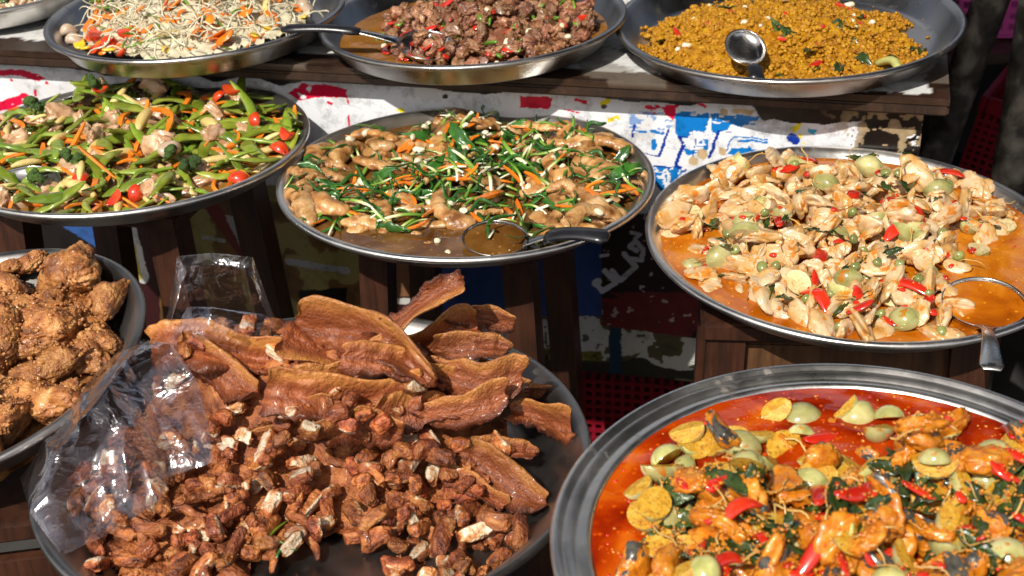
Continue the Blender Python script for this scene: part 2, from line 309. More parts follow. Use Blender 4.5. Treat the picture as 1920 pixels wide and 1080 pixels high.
def leafv(name, L, W, mats, seed):
    g = np.random.default_rng(seed); nu, nv = 12, 5; V = []; F = []
    cz, tw = g.uniform(-.3, .5), g.uniform(-.6, .6)
    for s in (0, 1):
        for i in range(nu):
            t = i/(nu-1); w = W*max(.04, math.sin(math.pi*t**.8))*(1+.15*math.sin(i*2.1+seed))
            for j in range(nv):
                q = (j/(nv-1)-.5)*w; zz = cz*L*math.sin(math.pi*t)*.6+abs(q)*.45+tw*q*t+.0012*math.sin(i*1.7+j*2.3+seed)-s*.0007
                V.append(((t-.5)*L, q, zz))
    o = nu*nv
    for i in range(nu-1):
        for j in range(nv-1):
            a = i*nv+j; F.append((a, a+nv, a+nv+1, a+1)); F.append((o+a, o+a+1, o+a+nv+1, o+a+nv))
    for i in range(nu-1):
        for j in (0, nv-1):
            a = i*nv+j; F.append((a, a+nv, o+a+nv, o+a) if j else (a, o+a, o+a+nv, a+nv))
    return var(name, V, F, mats)
def wedge(name, r, frac, mats, seed, squash=.9):
    """a cut piece of a small round eggplant: skin outside, seedy flesh on the cut faces"""
    g = np.random.default_rng(seed); n, m = 14, 10; V = []; F = []; mi = []
    for i in range(n+1):
        a = -frac/2+frac*i/n
        for j in range(m+1):
            p = -math.pi/2+math.pi*j/m; rr = r*(1+.04*math.sin(3*a+seed))
            V.append((rr*math.sin(p)*1.12, rr*math.cos(p)*math.sin(a)*squash, rr*math.cos(p)*math.cos(a)))
    for i in range(n):
        for j in range(m): q = i*(m+1)+j; F.append((q, q+1, q+m+2, q+m+1)); mi.append(0)
    b = len(V)
    for i in (0, n):   # cut faces bulge slightly
        s = len(V)
        for j in range(m+1):
            x, y, z = V[i*(m+1)+j]
            for k in range(5): q = 1-k/4; V.append((x*(.999 if k == 0 else 1), y*q, z*q+.0006*math.sin(j*2+k*3+seed)*(k > 0)))
        for j in range(m):
            for k in range(4):
                q = s+j*5+k; F.append((q, q+5, q+6, q+1) if i == 0 else (q, q+1, q+6, q+5)); mi.append(1)
    V = np.array(V); 
    roll = g.uniform(-.7, .7)+math.pi*(seed % 3 != 0); cR, sR = math.cos(roll), math.sin(roll)
    V = np.stack([V[:, 0], V[:, 1]*cR-V[:, 2]*sR, V[:, 1]*sR+V[:, 2]*cR], 1)
    return var(name, V, F, mats, True, mi)
def wingv(name, L, mats, seed, fat=1.):
    g = np.random.default_rng(seed); n = 44; t = np.linspace(0, 1, n); bd = g.uniform(.1, .3)*(1 if seed % 2 else -1)
    P = np.stack([(t-.5)*L, bd*L*np.sin(t*math.pi*g.uniform(.8, 1.2)), .08*L*np.sin(t*math.pi)], 1)
    prof = np.interp(t, [0, .04, .15, .4, .6, .8, .93, 1], np.array([.25, .6, .95, 1.1, .8, .85, .75, .2]) if seed % 2 else np.array([.2, .7, .8, .6, .7, 1.15, .9, .3]))
    V, F = sweep(P, L*.125*fat*prof, L*.078*fat*prof, 22)
    q = V/L; d = .22*fbm(q, 6, seed, 3)+.16*(1-np.abs(vn(q, 11, seed+3)))**2+.09*fbm(q, 24, seed+5, 2); ctr = np.repeat(P, 22, 0); V = ctr+(V-ctr)*(1+d)[:, None]
    return var(name, V, F, mats, True, None, np.clip(.5+.9*d-.1, 0, 1))
def fried_wing(name, dims, mats, seed):
    V, F = ico(5); V = V.copy(); x = V[:, 0]
    sh = 1+.14*np.sin(x*2.2+seed)+.10*np.cos(x*4+seed*2)
    V[:, 1] *= sh; V[:, 2] *= sh; V[:, 1] += .35*np.sin(x*1.6+seed*.7)
    d = 1+.24*vn(V, 1.7, seed)+.15*np.abs(vn(V, 3.6, seed+3))+.10*np.abs(vn(V, 8, seed+4))+.05*vn(V, 16, seed+6)+.022*vn(V, 34, seed+7)
    return var(name, V*d[:, None]*np.array(dims), F, mats)
def belly(name, L, W, th, mats, seed, curl=.3, wave=.12, ruff=.5):
    """a long slice of fried pork belly: wavy sheet, thick rind along one edge, ragged meat edge"""
    g = np.random.default_rng(seed); nu, nv = 110, 22; ph = g.uniform(0, 6, 6)
    u = np.linspace(0, 1, nu)[:, None]; v = np.linspace(0, 1, nv)[None, :]; U = u+0*v; Vv = v+0*u
    nz = lambda f, s, o=3: fbm(np.stack([U*f*L/W*(.5 if f > 3 else 1), Vv*f, U*0+seed*3.1], -1), 1, s, o)
    endp = np.clip(np.minimum(U, 1-U)/.12, 0, 1)**.5
    wloc = W*(.86+.16*np.sin(U*5+ph[0])+.10*np.sin(U*11+ph[1]))*(.55+.45*endp)
    x = (U-.5)*L+.012*nz(2, seed+2)*(1-endp); y = (Vv-.5)*wloc+.11*L*np.sin(U*math.pi*1.2+ph[2])*g.uniform(-1, 1)
    y = y-(1-Vv)**4*W*ruff*(.16*nz(3, seed+5)+.10*nz(9, seed+8, 2))
    z = wave*W*(np.sin(U*7+ph[3])*.5+np.sin(U*3.2+ph[4]))*1.0+curl*W*((1-Vv)**2*np.sin(U*4+ph[5])+.6*Vv**3)
    z = z+.10*W*nz(1.6, seed+11, 2)+(U-.5)*(Vv-.5)*W*g.uniform(-1.2, 1.2)
    z = z+.10*W*np.clip((Vv-.78)/.22, 0, 1)**2*(.5+.5*np.sin(U*6+ph[1]))-.07*W*np.sin(np.clip((Vv-.35)/.4, 0, 1)*math.pi)
    z = z+.0022*fbm(np.stack([U*7, Vv*11, U*0+seed], -1), 1, seed+51, 2)
    t = th*(.85+.5*Vv**3+.42*nz(2.4, seed+21)+.15*nz(5, seed+31, 2))*np.clip(np.minimum(U, 1-U)/.03+.25, 0, 1)
    edge = np.clip(np.minimum(Vv, 1-Vv)/.1, 0, 1)**.5*.75+.25
    top = np.stack([x, y, z+t*edge/2+.0008*fbm(np.stack([U*26, Vv*16, U*0+seed], -1), 1, seed+41, 2)], -1).reshape(-1, 3); bot = np.stack([x, y, z-t*edge/2], -1).reshape(-1, 3)
    V = np.concatenate([top, bot]); o = nu*nv; F = []
    for i in range(nu-1):
        for j in range(nv-1):
            a = i*nv+j; F.append((a, a+nv, a+nv+1, a+1)); F.append((o+a, o+a+1, o+a+nv+1, o+a+nv))
        a = i*nv; F.append((a, o+a, o+a+nv, a+nv)); a = i*nv+nv-1; F.append((a, a+nv, o+a+nv, o+a))
    for j in range(nv-1):
        F.append((j, j+1, o+j+1, o+j)); a = (nu-1)*nv+j; F.append((a, o+a, o+a+1, a+1))
    at = np.concatenate([Vv.ravel()]*2)
    return var(name, V, F, mats, True, None, at)
m_ = M
def porkbit(seed, dims, fatty):
    V, F = ico(4); V = np.sign(V)*np.abs(V)**.55; V = V/np.linalg.norm(V, axis=1).max(); U0 = V.copy()
    d = 1+.20*vn(V, 1.5, seed, 7.7)+.10*np.abs(vn(V, 3.4, seed+2))+.08*fbm(V, 7, seed+4, 3)
    at = .31+.27*fbm(V, 2.0, seed+7, 3)
    ax = U0[:, 1]*(1 if seed % 2 else -1) if seed % 3 else U0[:, 2]
    if fatty: at = at+.58*np.clip((ax+.30*fbm(V, 2.6, seed+3, 2)-fatty)/.25, 0, 1)
    V = V*d[:, None]*np.array(dims); V[:, 2] += .3*dims[2]*np.sin(U0[:, 0]*2.3+seed); V[:, 1] += .25*dims[1]*np.cos(U0[:, 0]*2+seed*1.7)
    return var('pork_bit', V, F, M['porkbit'], True, None, at)
BITS = [porkbit(40+i, (.0120+.0040*(i % 4), .0086+.0012*(i % 3), .0080+.0012*(i % 2)), (0, .36, .55, .3, .45)[i % 5]) for i in range(18)]
BITS += [strip('pork_bit', .05+.01*i, .0062, .0042, M['crust'], 70+i, 26, .2, .25, wav=.5, zb=.2) for i in range(2)]
SPROUT = [strip('sprout', .050+.004*i, .0013, .0013, m_['sprout'], 100+i, 14, .35, .25, k=6, zb=.25, wav=1.) for i in range(10)]
CSTRIP = [strip('carrot_strip', .040+.005*i, .0030, .0016, m_['carrot'], 130+i, 9, .22, .25, rect=True, zb=.15) for i in range(6)]
CSLICE = [blob('carrot_slice', (.016, .012, .0028), m_['carrot'], 150+i, 3, .12, 1.2, .03, 3) for i in range(4)]
TOM = [wedge('tomato_wedge', .014, 1.9+.4*i, [m_['tomato'], m_['tomato']], 160+i) for i in range(4)]
YEL = [blob('pepper_piece', (.013, .009, .0035), m_['pepper_yellow'], 170+i, 3, .15, 1.2, .03, 3, .3) for i in range(3)]
CORN = [strip('corn', .052+.006*i, .0062, .0056, m_['corn'], 180+i, 16, .12, .35, k=12) for i in range(4)]
POD = [strip('pod', .058+.004*i, .0078-.0004*i, .0032, m_['pod'], 190+i, 20, .22, .55, k=12, zb=.15, pods=.22) for i in range(6)]
BEAN = [strip('bean', .050+.008*i, .0036, .0034, m_['green'], 200+i, 14, .2, .2, k=8) for i in range(4)]
PORK = [blob('pork_chunk', (.0165, .0120, .0070), m_['pork'], 210+i, 4, .38, 1.4, .11, 4.5, .35, lobe=.28) for i in range(7)]
MUSH = [blob('mushroom', (.013, .010, .009), m_['mushroom'], 220+i, 3, .2, 1, .02, 3) for i in range(3)]
WING = [wingv('wing', .085, m_['wing'], 230+i) for i in range(8)]
SCAL = [strip('scallion', .048+.006*i, .0026, .0018, m_['scallion'], 240+i, 12, .12, .2, k=7, zb=.12) for i in range(6)]
LEAF = [leafv('leaf', .034+.004*i, .014, m_['leaf'], 250+i) for i in range(6)]
BLADE = [strip('chive', .045+.006*i, .0032, .0007, m_['leaf'], 260+i, 14, .3, .3, k=6, zb=.25, wav=.6) for i in range(6)]
GARL = [blob('garlic', (.0085, .0058, .005), m_['garlic'], 270+i, 3, .2, 1.2, .04, 3) for i in range(4)]
BMEAT = [blob('meat_piece', (.0140, .0105, .007), m_['brownmeat'], 280+i, 4, .45, 1.6, .20, 4.5, .35, lobe=.4) for i in range(9)]
CHILI = [strip('chili', .034+.006*i, .0062, .0026, m_['chili'], 290+i, 14, .25, .45, k=10, zb=.2) for i in range(5)]
RING = [blob('chili_bit', (.0065, .005, .0028), m_['chili'], 300+i, 2, .25, 1.3, .05, 3) for i in range(3)]
GBIT = [blob('green_bit', (.008, .0045, .003), m_['green'], 310+i, 2, .25, 1.3, .05, 3) for i in range(3)]
CLEAF = [leafv('leaf', .030+.005*i, .015, m_['curry_leaf'], 320+i) for i in range(6)]
LEMON = [strip('lemongrass_piece', .06, .0045, .004, m_['lemongrass'], 330+i, 10, .08, .15, k=10) for i in range(2)]
CHICK = [blob('chicken_slice', (.0190, .0128, .0060), m_['chicken'], 340+i, 4, .40, 1.2, .06, 4.2, .1, lobe=.20) for i in range(12)]
EGGP = [wedge('eggplant', .0165, math.pi*(.84+.08*(i % 3)), [m_['egg_skin'], m_['egg_pale']], 360+i) for i in range(6)]
EGGO = [wedge('eggplant', .0172, math.pi*(.80+.09*(i % 3)), [m_['egg_skin'], m_['egg_flesh']], 370+i) for i in range(7)]
PEA = [blob('pea', (.0058, .0058, .0056), m_['pea'], 380+i, 3, .04, 1, .01, 3) for i in range(2)]
SHRED = [strip('shred', .032+.005*i, .0010, .0008, m_['ginger'], 390+i, 10, .25, .2, k=5, zb=.3, wav=.5) for i in range(5)]
FISH = [blob('fish_chunk', (.030, .023, .013), [m_['curryfish'], m_['fishskin']], 400+i, 4, .35, 1.3, .12, 4.5, .2, fat=.75 if i % 2 else 3, lobe=.25) for i in range(8)]
FWING = [fried_wing('fried_wing', (.044, .0205, .0185), m_['wingfry'], 420+i) for i in range(9)]
SLICE = [belly('belly_slice', .17, .050, .0145, m_['belly'], 440+i, curl=.48+.12*(i % 3), wave=.15+.08*(i % 2)) for i in range(9)]

# ------------------------------------------------------------------ trays and piles
class Pile:
    def __init__(s, Mx, R, rb, depth, res=.0025):
        s.M = Mx; s.A = np.array(Mx); s.I = np.linalg.inv(s.A); s.R, s.rb, s.depth, s.res = R, rb, depth, res
        n = int(2*R/res)+1; s.n = n; g = (np.arange(n)-n//2)*res; s.X, s.Y = np.meshgrid(g, g, indexing='ij'); r = np.hypot(s.X, s.Y)
        s.H = np.where(r < rb, .001, np.where(r < R-.004, .001+(r-rb)*depth/(R-rb), depth)); s.r = r; s.F0 = s.H.copy()
    def idx(s, x, y):
        return np.clip(np.rint(np.asarray(x)/s.res).astype(int)+s.n//2, 0, s.n-1), np.clip(np.rint(np.asarray(y)/s.res).astype(int)+s.n//2, 0, s.n-1)
    def h(s, x, y): return s.H[s.idx(x, y)]
    def base(s, f): s.H = np.where(s.r < s.R-.008, np.maximum(s.H, f(s.X, s.Y)), s.H)
    def world(s, p): return s.A[:3, :3]@np.asarray(p)+s.A[:3, 3]
    def local(s, p): return s.I[:3, :3]@np.asarray(p)+s.I[:3, 3]
    def march(s, px, py):
        o = s.local(EYE); d = s.I[:3, :3]@ray(px, py); t0 = (.26-o[2])/d[2]; t1 = (-.02-o[2])/d[2]
        t = np.linspace(t0, t1, 700); P = o+t[:, None]*d; hit = (P[:, 2] <= s.h(P[:, 0], P[:, 1])) & (np.hypot(P[:, 0], P[:, 1]) < s.R)
        k = np.argmax(hit) if hit.any() else np.argmin(np.abs(P[:, 2]-s.depth*.6)); return P[k]
    def splat(s, P, m=.0008):
        i, j = s.idx(P[:, 0], P[:, 1])
        for a in (0, 1):
            for b in (0, 1): np.maximum.at(s.H, (np.clip(i+a, 0, s.n-1), np.clip(j+b, 0, s.n-1)), P[:, 2]-m)
    def seen(s, x, y, mg=130):
        px, py = proj(s.world((x, y, .03))); return -mg < px < 1920+mg and -mg < py < 1080+mg
    def drop(s, v, x, y, yaw=None, sc=1., q=.55, tilt=.22, follow=.85, roll=None):
        yaw = rng.uniform(0, 6.283) if yaw is None else yaw; P = v.pts*sc
        c, n = math.cos(yaw), math.sin(yaw); fx, fy = x+P[:, 0]*c-P[:, 1]*n, y+P[:, 0]*n+P[:, 1]*c
        A = np.stack([fx, fy, np.ones_like(fx)], 1); co = np.linalg.lstsq(A, s.h(fx, fy), rcond=None)[0][:2]; k = np.hypot(*co)
        co = co*follow*min(1, .42/(k+1e-9)); co = co+rng.normal(0, tilt, 2); zz = np.array([-co[0], -co[1], 1]); zz /= np.linalg.norm(zz)
        xx = np.array([c, n, 0]); xx -= zz*(xx@zz); xx /= np.linalg.norm(xx); Rm = np.stack([xx, np.cross(zz, xx), zz], 1)
        rl = rng.uniform(0, 6.28) if roll is None else roll
        if rl: Rm = Rm@np.array([[1, 0, 0], [0, math.cos(rl), -math.sin(rl)], [0, math.sin(rl), math.cos(rl)]])
        return s.settle(Rm, P, (x, y), q, sc)
    def clear(s, W, xy, z):          # nothing sinks through the steel
        return max(z, float(np.max(s.F0[s.idx(xy[0]+W[:, 0], xy[1]+W[:, 1])]-W[:, 2]))+.0006)
    def inside(s, W, xy):
        x, y = xy; r = math.hypot(x, y); e = np.max(np.hypot(x+W[:, 0], y+W[:, 1]))-(s.R-.008)
        return (x*(1-e/r), y*(1-e/r)) if e > 0 and r > e else (x, y)
    def settle(s, Rm, P, xy, q, sc, z0=None, clampz=None):
        W = P@Rm.T; low = W[:, 2] < np.median(W[:, 2]); xy = s.inside(W, xy); z = np.quantile(s.h(xy[0]+W[low, 0], xy[1]+W[low, 1])-W[low, 2], q)
        if z0 is not None: z = float(np.clip(z, z0-clampz, z0+clampz*1.6))
        z = s.clear(W, xy, z); s.splat(W+np.array([xy[0], xy[1], z]))
        A = np.eye(4); A[:3, :3] = Rm*sc; A[:3, 3] = (xy[0], xy[1], z); return Matrix((s.A@A).tolist())
    def seg(s, v, p0, p1, lean=(0, -.35, 1), q=.6, clampz=.02, wsc=None, roll=0., yw=None, smax=1.45):
        a, b = (s.march(*p0), s.march(*p1)) if yw is None else (s.local(at_y(*p0, yw[0])), s.local(at_y(*p1, yw[1]))); d = b-a; L = max(np.linalg.norm(d), .01); sc = min(L/v.len, smax); xx = d/L; zz = np.array(lean, float)
        zz -= xx*(zz@xx); zz /= np.linalg.norm(zz); Rm = np.stack([xx, np.cross(zz, xx), zz], 1)
        if roll: Rm = Rm@np.array([[1, 0, 0], [0, math.cos(roll), -math.sin(roll)], [0, math.sin(roll), math.cos(roll)]])
        mid = (a+b)/2; ws = wsc or 1.
        S = np.diag([sc, sc*ws, sc*ws]); Pm = v.pts@S
        W = Pm@Rm.T; low = W[:, 2] < np.median(W[:, 2])
        if yw is None: mid[0], mid[1] = s.inside(W, mid[:2])
        z = np.quantile(s.h(mid[0]+W[low, 0], mid[1]+W[low, 1])-W[low, 2], q)
        z = mid[2] if yw is not None else float(np.clip(z, mid[2]-clampz, mid[2]+clampz*1.6)); z = z if yw is not None else s.clear(W, mid[:2], z); s.splat(W+np.array([mid[0], mid[1], z]))
        A = np.eye(4); A[:3, :3] = Rm@S; A[:3, 3] = (mid[0], mid[1], z); return Matrix((s.A@A).tolist())

def tray(ctr, R, tilt, depth, label, rbf=.80, style=0, mat='steel'):
    n = np.array([math.tan(R_(tilt[0])), math.tan(R_(tilt[1])), 1.]); n /= np.linalg.norm(n)
    a = np.cross([0, 1, 0], n); a /= np.linalg.norm(a); b = np.cross(n, a); rb = R*rbf
    A = np.eye(4); A[:3, :3] = np.stack([a, b, n], 1); A[:3, 3] = np.array(ctr)+[0, 0, 1.52]-n*depth
    d = depth
    if style == 0:
        pr = [(0, .0012), (rb-.012, .0012), (rb-.004, .0025), (rb+.002, .006), (R-.016, d-.007), (R-.011, d-.0022), (R-.006, d), (R-.002, d-.0006), (R, d-.003), (R-.0005, d-.0065), (R-.004, d-.009), (R-.0085, d-.0085), (R-.013, d-.013), (rb+.006, .004), (rb-.002, -.0002), (rb-.012, -.0012), (0, -.0012)]
    else:
        pr = [(0, .0012), (rb-.012, .0012), (rb, .005), (R-.036, d-.016), (R-.0335, d-.0085), (R-.0315, d-.0060), (R-.0285, d-.0050), (R-.0225, d-.0072), (R-.0195, d-.0066), (R-.0170, d-.0030), (R-.0115, d-.0042), (R-.009, d-.0036), (R-.0065, d-.0005), (R-.003, d), (R, d-.003), (R-.0005, d-.008), (R-.004, d-.011), (R-.010, d-.011), (R-.016, d-.018), (R-.03, d-.026), (rb+.006, .003), (rb-.012, -.0012), (0, -.0012)]
    V, F = lathe(pr, 160); mw = Matrix(A.tolist())
    o = link('food_tray', mesh('food_tray', V, F, M[mat]), None, mw)
    tag(o, label, 'tray', 'round steel food trays'); return Pile(mw, R, rb, depth)
def level(p, z, mat, label, name='sauce', amp=.0006, rad=None):
    """still liquid standing in a tray"""
    rad = rad or p.rb+(p.R-p.rb-.012)*max(z-.004, 0)/(p.depth-.01)-.0005; V = []; F = []; nr, na = 40, 120
    for i in range(nr+1):
        for j in range(na):
            r = rad*i/nr; a = 2*math.pi*j/na; V.append((r*math.cos(a), r*math.sin(a), z))
    V = np.array(V); V[:, 2] += amp*fbm(V, 45, 5, 2)
    for i in range(nr):
        for j in range(na): a, b = i*na+j, i*na+(j+1) % na; F.append((a, b, b+na, a+na))
    o = link(name, mesh(name, V, F, M[mat]), None, p.M); tag(o, label, 'sauce', None, 'stuff'); return o
def heap(p, mat, label, name, cat, lim, amp=.006, f=70, sink=.002, mask=None):
    """the packed mass under the loose pieces: a bumpy skin over the pile's present height"""
    st = 2; X, Y, H = p.X[::st, ::st], p.Y[::st, ::st], p.H[::st, ::st].copy(); r = np.hypot(X, Y); n = X.shape[0]
    H = H+amp*(np.abs(vn(np.stack([X, Y, H], -1), f, 3))+.6*vn(np.stack([X, Y, H], -1), f*2.1, 4))-sink
    ok = (r < lim) if mask is None else mask(X, Y)
    ids = -np.ones(X.shape, int); ids[ok] = np.arange(ok.sum()); V = np.stack([X[ok], Y[ok], H[ok]], 1); F = []
    q = ok[:-1, :-1] & ok[1:, :-1] & ok[1:, 1:] & ok[:-1, 1:]
    for i, j in zip(*np.nonzero(q)): F.append((ids[i, j], ids[i+1, j], ids[i+1, j+1], ids[i, j+1]))
    o = link(name, mesh(name, V, F, M[mat]), None, p.M); tag(o, label, cat, None, 'stuff'); return o
def crumbs(p, mat, label, name, cat, pts, size, sub=1, rise=.4):
    """many crumbs too small to count, one object"""
    Vs = []; Fs = []; n = 0; V0, F0 = ico(sub); F0 = np.array(F0)
    for k, (x, y) in enumerate(pts):
        s = size[0]+(size[1]-size[0])*rng.random()**1.7; V = V0*(1+.5*vn(V0, 1.4, k)+.2*vn(V0, 3., k+5))[:, None]*s*np.array([rng.uniform(.7, 1.4), rng.uniform(.7, 1.3), rng.uniform(.6, 1.1)])
        a = rng.uniform(0, 6.28); V = np.stack([V[:, 0]*math.cos(a)-V[:, 1]*math.sin(a), V[:, 0]*math.sin(a)+V[:, 1]*math.cos(a), V[:, 2]], 1)
        z = float(p.h(x, y)); P = V+np.array([x, y, z+s*rise]); Vs.append(P); Fs.append(F0+n); n += len(V0)
        if s > .002: p.splat(P, s*.8)
    o = link(name, mesh(name, np.concatenate(Vs), np.concatenate(Fs), M[mat]), None, p.M); tag(o, label, cat, None, 'stuff'); return o
def put(name, v, mw, label, cat, group=None):
    o = link(name, v.mesh, None, mw); tag(o, label, cat, group); return o
def rnd(p, n, rmax, keep=None, tries=40):
    """n random spots on a pile inside rmax, thinned by keep(x, y) in 0..1"""
    out = []; k = 0
    while len(out) < n and k < n*tries:
        k += 1; a = rng.uniform(0, 6.283); r = rmax*math.sqrt(rng.random()); x, y = r*math.cos(a), r*math.sin(a)
        if keep is not None and rng.random() > keep(x, y): continue
        if p.seen(x, y): out.append((x, y))
    return out
def scatter(p, spots, name, vs, label, cat, group, sc=(.85, 1.2), q=.55, tilt=.25, roll=0., yaw=None, lift=0.):
    for x, y in spots:
        v = vs[rng.integers(len(vs))]; put(name, v, Matrix.Translation((0, 0, lift))@p.drop(v, x, y, yaw, rng.uniform(*sc), q, tilt, .85, roll), label, cat, group)
def pixspots(p, lst, rmax=9):
    out = []
    for a, b in lst:
        q = p.march(a, b)[:2]; r = np.hypot(*q); out.append(tuple(q*min(1, rmax/(r+1e-9))))
    return out
def bump2(x, y, cx, cy, sx, sy=None): return np.exp(-((x-cx)/sx)**2-((y-cy)/(sy or sx))**2)
# ------------------------------------------------------------------ the food, tray by tray
# bean sprout tray (back row, left)
A = tray((-.469, 2.136, -.6659), .23, (-1.4, -.1), .040, 'round steel tray heaped with white bean sprouts, second from the left on the table', .85, 0, 'steel_mid')
A.base(lambda x, y: .008+.046*bump2(x, y, 0, 0, .16))
heap(A, 'sprout', 'packed white bean sprouts under the loose strands on the table', 'sprout_mass', 'bean sprouts', .178, .009, 90)
G_ = 'loose pieces of the bean sprout stir fry'
kA = lambda x, y: 1. if math.hypot(x, y) < .15 else .5
scatter(A, rnd(A, 26, .17), 'carrot_slice', CSLICE, 'orange carrot slice among the white bean sprouts', 'carrot', G_+', carrot', (.7, 1.25), .5, .35)
scatter(A, rnd(A, 40, .17), 'carrot_strip', CSTRIP, 'thin orange carrot strip among the white bean sprouts', 'carrot', G_+', carrot strips', (.6, 1.), .5, .35)
scatter(A, rnd(A, 120, .17), 'bean_sprout', SPROUT, 'thin white bean sprout strand in the heaped tray', 'bean sprout', 'white bean sprout strands', (.8, 1.15), .5, .4, None)
scatter(A, rnd(A, 30, .17), 'scallion_piece', BEAN, 'short green stem among the white bean sprouts', 'scallion', G_+', green stems', (.3, .6), .5, .3)
scatter(A, rnd(A, 9, .17), 'corn_stick', CORN, 'pale yellow baby corn stick among the white bean sprouts', 'baby corn', G_+', corn', (.7, 1.), .5, .3)
scatter(A, pixspots(A, [(175, 62), (205, 82), (225, 88), (180, 75), (232, 60), (120+60, 95)]), 'tomato_wedge', TOM, 'red tomato wedge at the front left of the bean sprouts', 'tomato', G_+', tomato', (.7, 1.), .6, .3)
scatter(A, pixspots(A, [(150, 88), (165, 98), (205, 95), (310, 80), (570, 35), (500, 55), (475, 40)]), 'yellow_pepper_piece', YEL, 'glossy yellow pepper piece among the bean sprouts', 'pepper', G_+', pepper', (.6, 1.), .6, .3)
scatter(A, pixspots(A, [(130, 65), (575, 22), (138, 75)]), 'mushroom_piece', MUSH, 'pale mushroom at the edge of the bean sprout heap', 'mushroom', G_+', mushroom', (.9, 1.1), .6, .2)
scatter(A, rnd(A, 120, .175), 'bean_sprout', SPROUT, 'thin white bean sprout strand in the heaped tray', 'bean sprout', 'white bean sprout strands', (.8, 1.15), .5, .4, None)
scatter(A, rnd(A, 22, .17), 'carrot_slice', CSLICE, 'orange carrot slice among the white bean sprouts', 'carrot', G_+', carrot', (.6, 1.1), .45, .4)
scatter(A, rnd(A, 30, .17), 'scallion_piece', BEAN, 'short green stem among the white bean sprouts', 'scallion', G_+', green stems', (.3, .6), .45, .3)

# far left green mince tray
J = tray((-.86, 2.34, -.664), .20, (-1., 0.), .040, 'round steel tray of green and beige mince, cut off at the top left corner', .85)
J.base(lambda x, y: .022+.006*bump2(x, y, 0, 0, .1))
heap(J, 'brownmeat', 'packed mince in the tray at the top left corner', 'mince_mass', 'mince', .178, .006, 90)
js = [q for q in rnd(J, 1600, .172) if J.seen(*q, 40)]
crumbs(J, 'garlic', 'pale crumbs of mince in the tray at the top left corner', 'mince_crumbs', 'mince', js[:int(.46*len(js))], (.003, .006))
crumbs(J, 'pork', 'beige crumbs of mince in the tray at the top left corner', 'mince_crumbs', 'mince', js[int(.46*len(js)):int(.78*len(js))], (.003, .006))
scatter(J, js[int(.78*len(js)):int(.95*len(js))], 'herb_bit', GBIT+LEAF[:2], 'dark green herb bit on the mince at the top left corner', 'herb', 'herbs on the corner mince', (.4, .8), .5, .3)
scatter(J, js[int(.95*len(js)):], 'carrot_bit', CSTRIP, 'orange carrot bit on the mince at the top left corner', 'carrot', 'carrot on the corner mince', (.3, .5), .5, .3)

# brown meat tray (back row, middle)
B = tray((-.0432, 2.0552, -.6658), .23, (-1.3, .7), .040, 'round steel tray of brown stir-fried meat with red chillies, middle of the table', .85, 0, 'steel_mid')
level(B, .011, 's_oil', 'thin brown oil pooled around the stir-fried brown meat')
kB = lambda x, y: float(bump2(x, y, .03, .0, .18, .17) > .40)
B.base(lambda x, y: .006+.048*bump2(x, y, .03, .02, .125))
heap(B, 'brownmeat', 'packed brown meat under the loose pieces, middle tray on the table', 'meat_mass', 'meat', .15, .010, 75, mask=lambda X, Y: bump2(X, Y, .03, .0, .18, .17) > .47)
G_ = 'stir-fried brown meat pieces'
sB = rnd(B, 300, .18, kB)
scatter(B, sB[:190], 'meat_piece', BMEAT, 'brown glossy meat piece in the middle tray on the table', 'meat', G_, (.4, .85), .5, .35, None)
scatter(B, rnd(B, 60, .17, kB), 'chili_piece', RING+CHILI[:2], 'red chilli piece on the brown stir-fried meat', 'chilli', 'red chillies on the brown meat', (.6, 1.1), .5, .3)
scatter(B, rnd(B, 60, .17, kB), 'green_bean_piece', GBIT+BEAN[:1], 'small green bean piece on the brown stir-fried meat', 'green bean', 'green bean pieces on the brown meat', (.45, .95), .5, .3)
scatter(B, rnd(B, 16, .17, kB), 'garlic_piece', GARL, 'pale garlic clove among the brown stir-fried meat', 'garlic', 'garlic in the brown meat', (.6, .9), .5, .3)
scatter(B, sB[190:270], 'meat_piece', BMEAT, 'brown glossy meat piece in the middle tray on the table', 'meat', G_, (.4, .85), .5, .35, None)
for a, b in [((790, 110), (812, 90)), ((770, 72), (790, 82)), ((760, 100), (775, 108))]:
    put('chili_strip', CHILI[1], B.seg(CHILI[1], a, b), 'bright red chilli strip at the front left edge of the brown meat', 'chilli', 'red chilli strips by the brown meat ladle')

# yellow mince tray (back row, right)
Cc = tray((.4141, 1.9877, -.6659), .25, (-1.6, -.6), .040, 'large round steel tray of yellow minced curry at the right end of the table', .85, 0, 'steel_mid')
kC = lambda x, y: float((bump2(x, y, -.012, -.005, .215, .205)+.10*vn(np.array([x, y, .3]), 28, 5)) > .44)
Cc.base(lambda x, y: .002+.032*np.clip(bump2(x, y, -.02, .02, .17, .15)*1.6-.45, 0, 1))
heap(Cc, 'mince', 'packed yellow minced curry in the right tray on the table', 'mince_mass', 'mince', .2, .009, 80, mask=lambda X, Y: (bump2(X, Y, -.012, -.005, .215, .205)+.10*vn(np.stack([X, Y, X*0+.3], -1), 28, 5)) > .47)
crumbs(Cc, 'mince', 'clumps of yellow minced curry in the right tray on the table', 'mince_clumps', 'mince', rnd(Cc, 380, .215, kC), (.003, .0070), 2, .1)
crumbs(Cc, 'mince', 'loose crumbs of yellow minced curry in the right tray on the table', 'mince_crumbs', 'mince', rnd(Cc, 8500, .22, kC), (.0010, .0040), 1)
crumbs(Cc, 'mince', 'stray yellow crumbs stuck to the tray wall', 'stray_crumbs', 'mince', rnd(Cc, 60, .235), (.0015, .003), 1)
scatter(Cc, rnd(Cc, 16, .19, kC), 'chili_piece', RING+CHILI[:1], 'small red chilli on the yellow minced curry', 'chilli', 'chillies on the yellow mince', (.6, 1.), .5, .3)
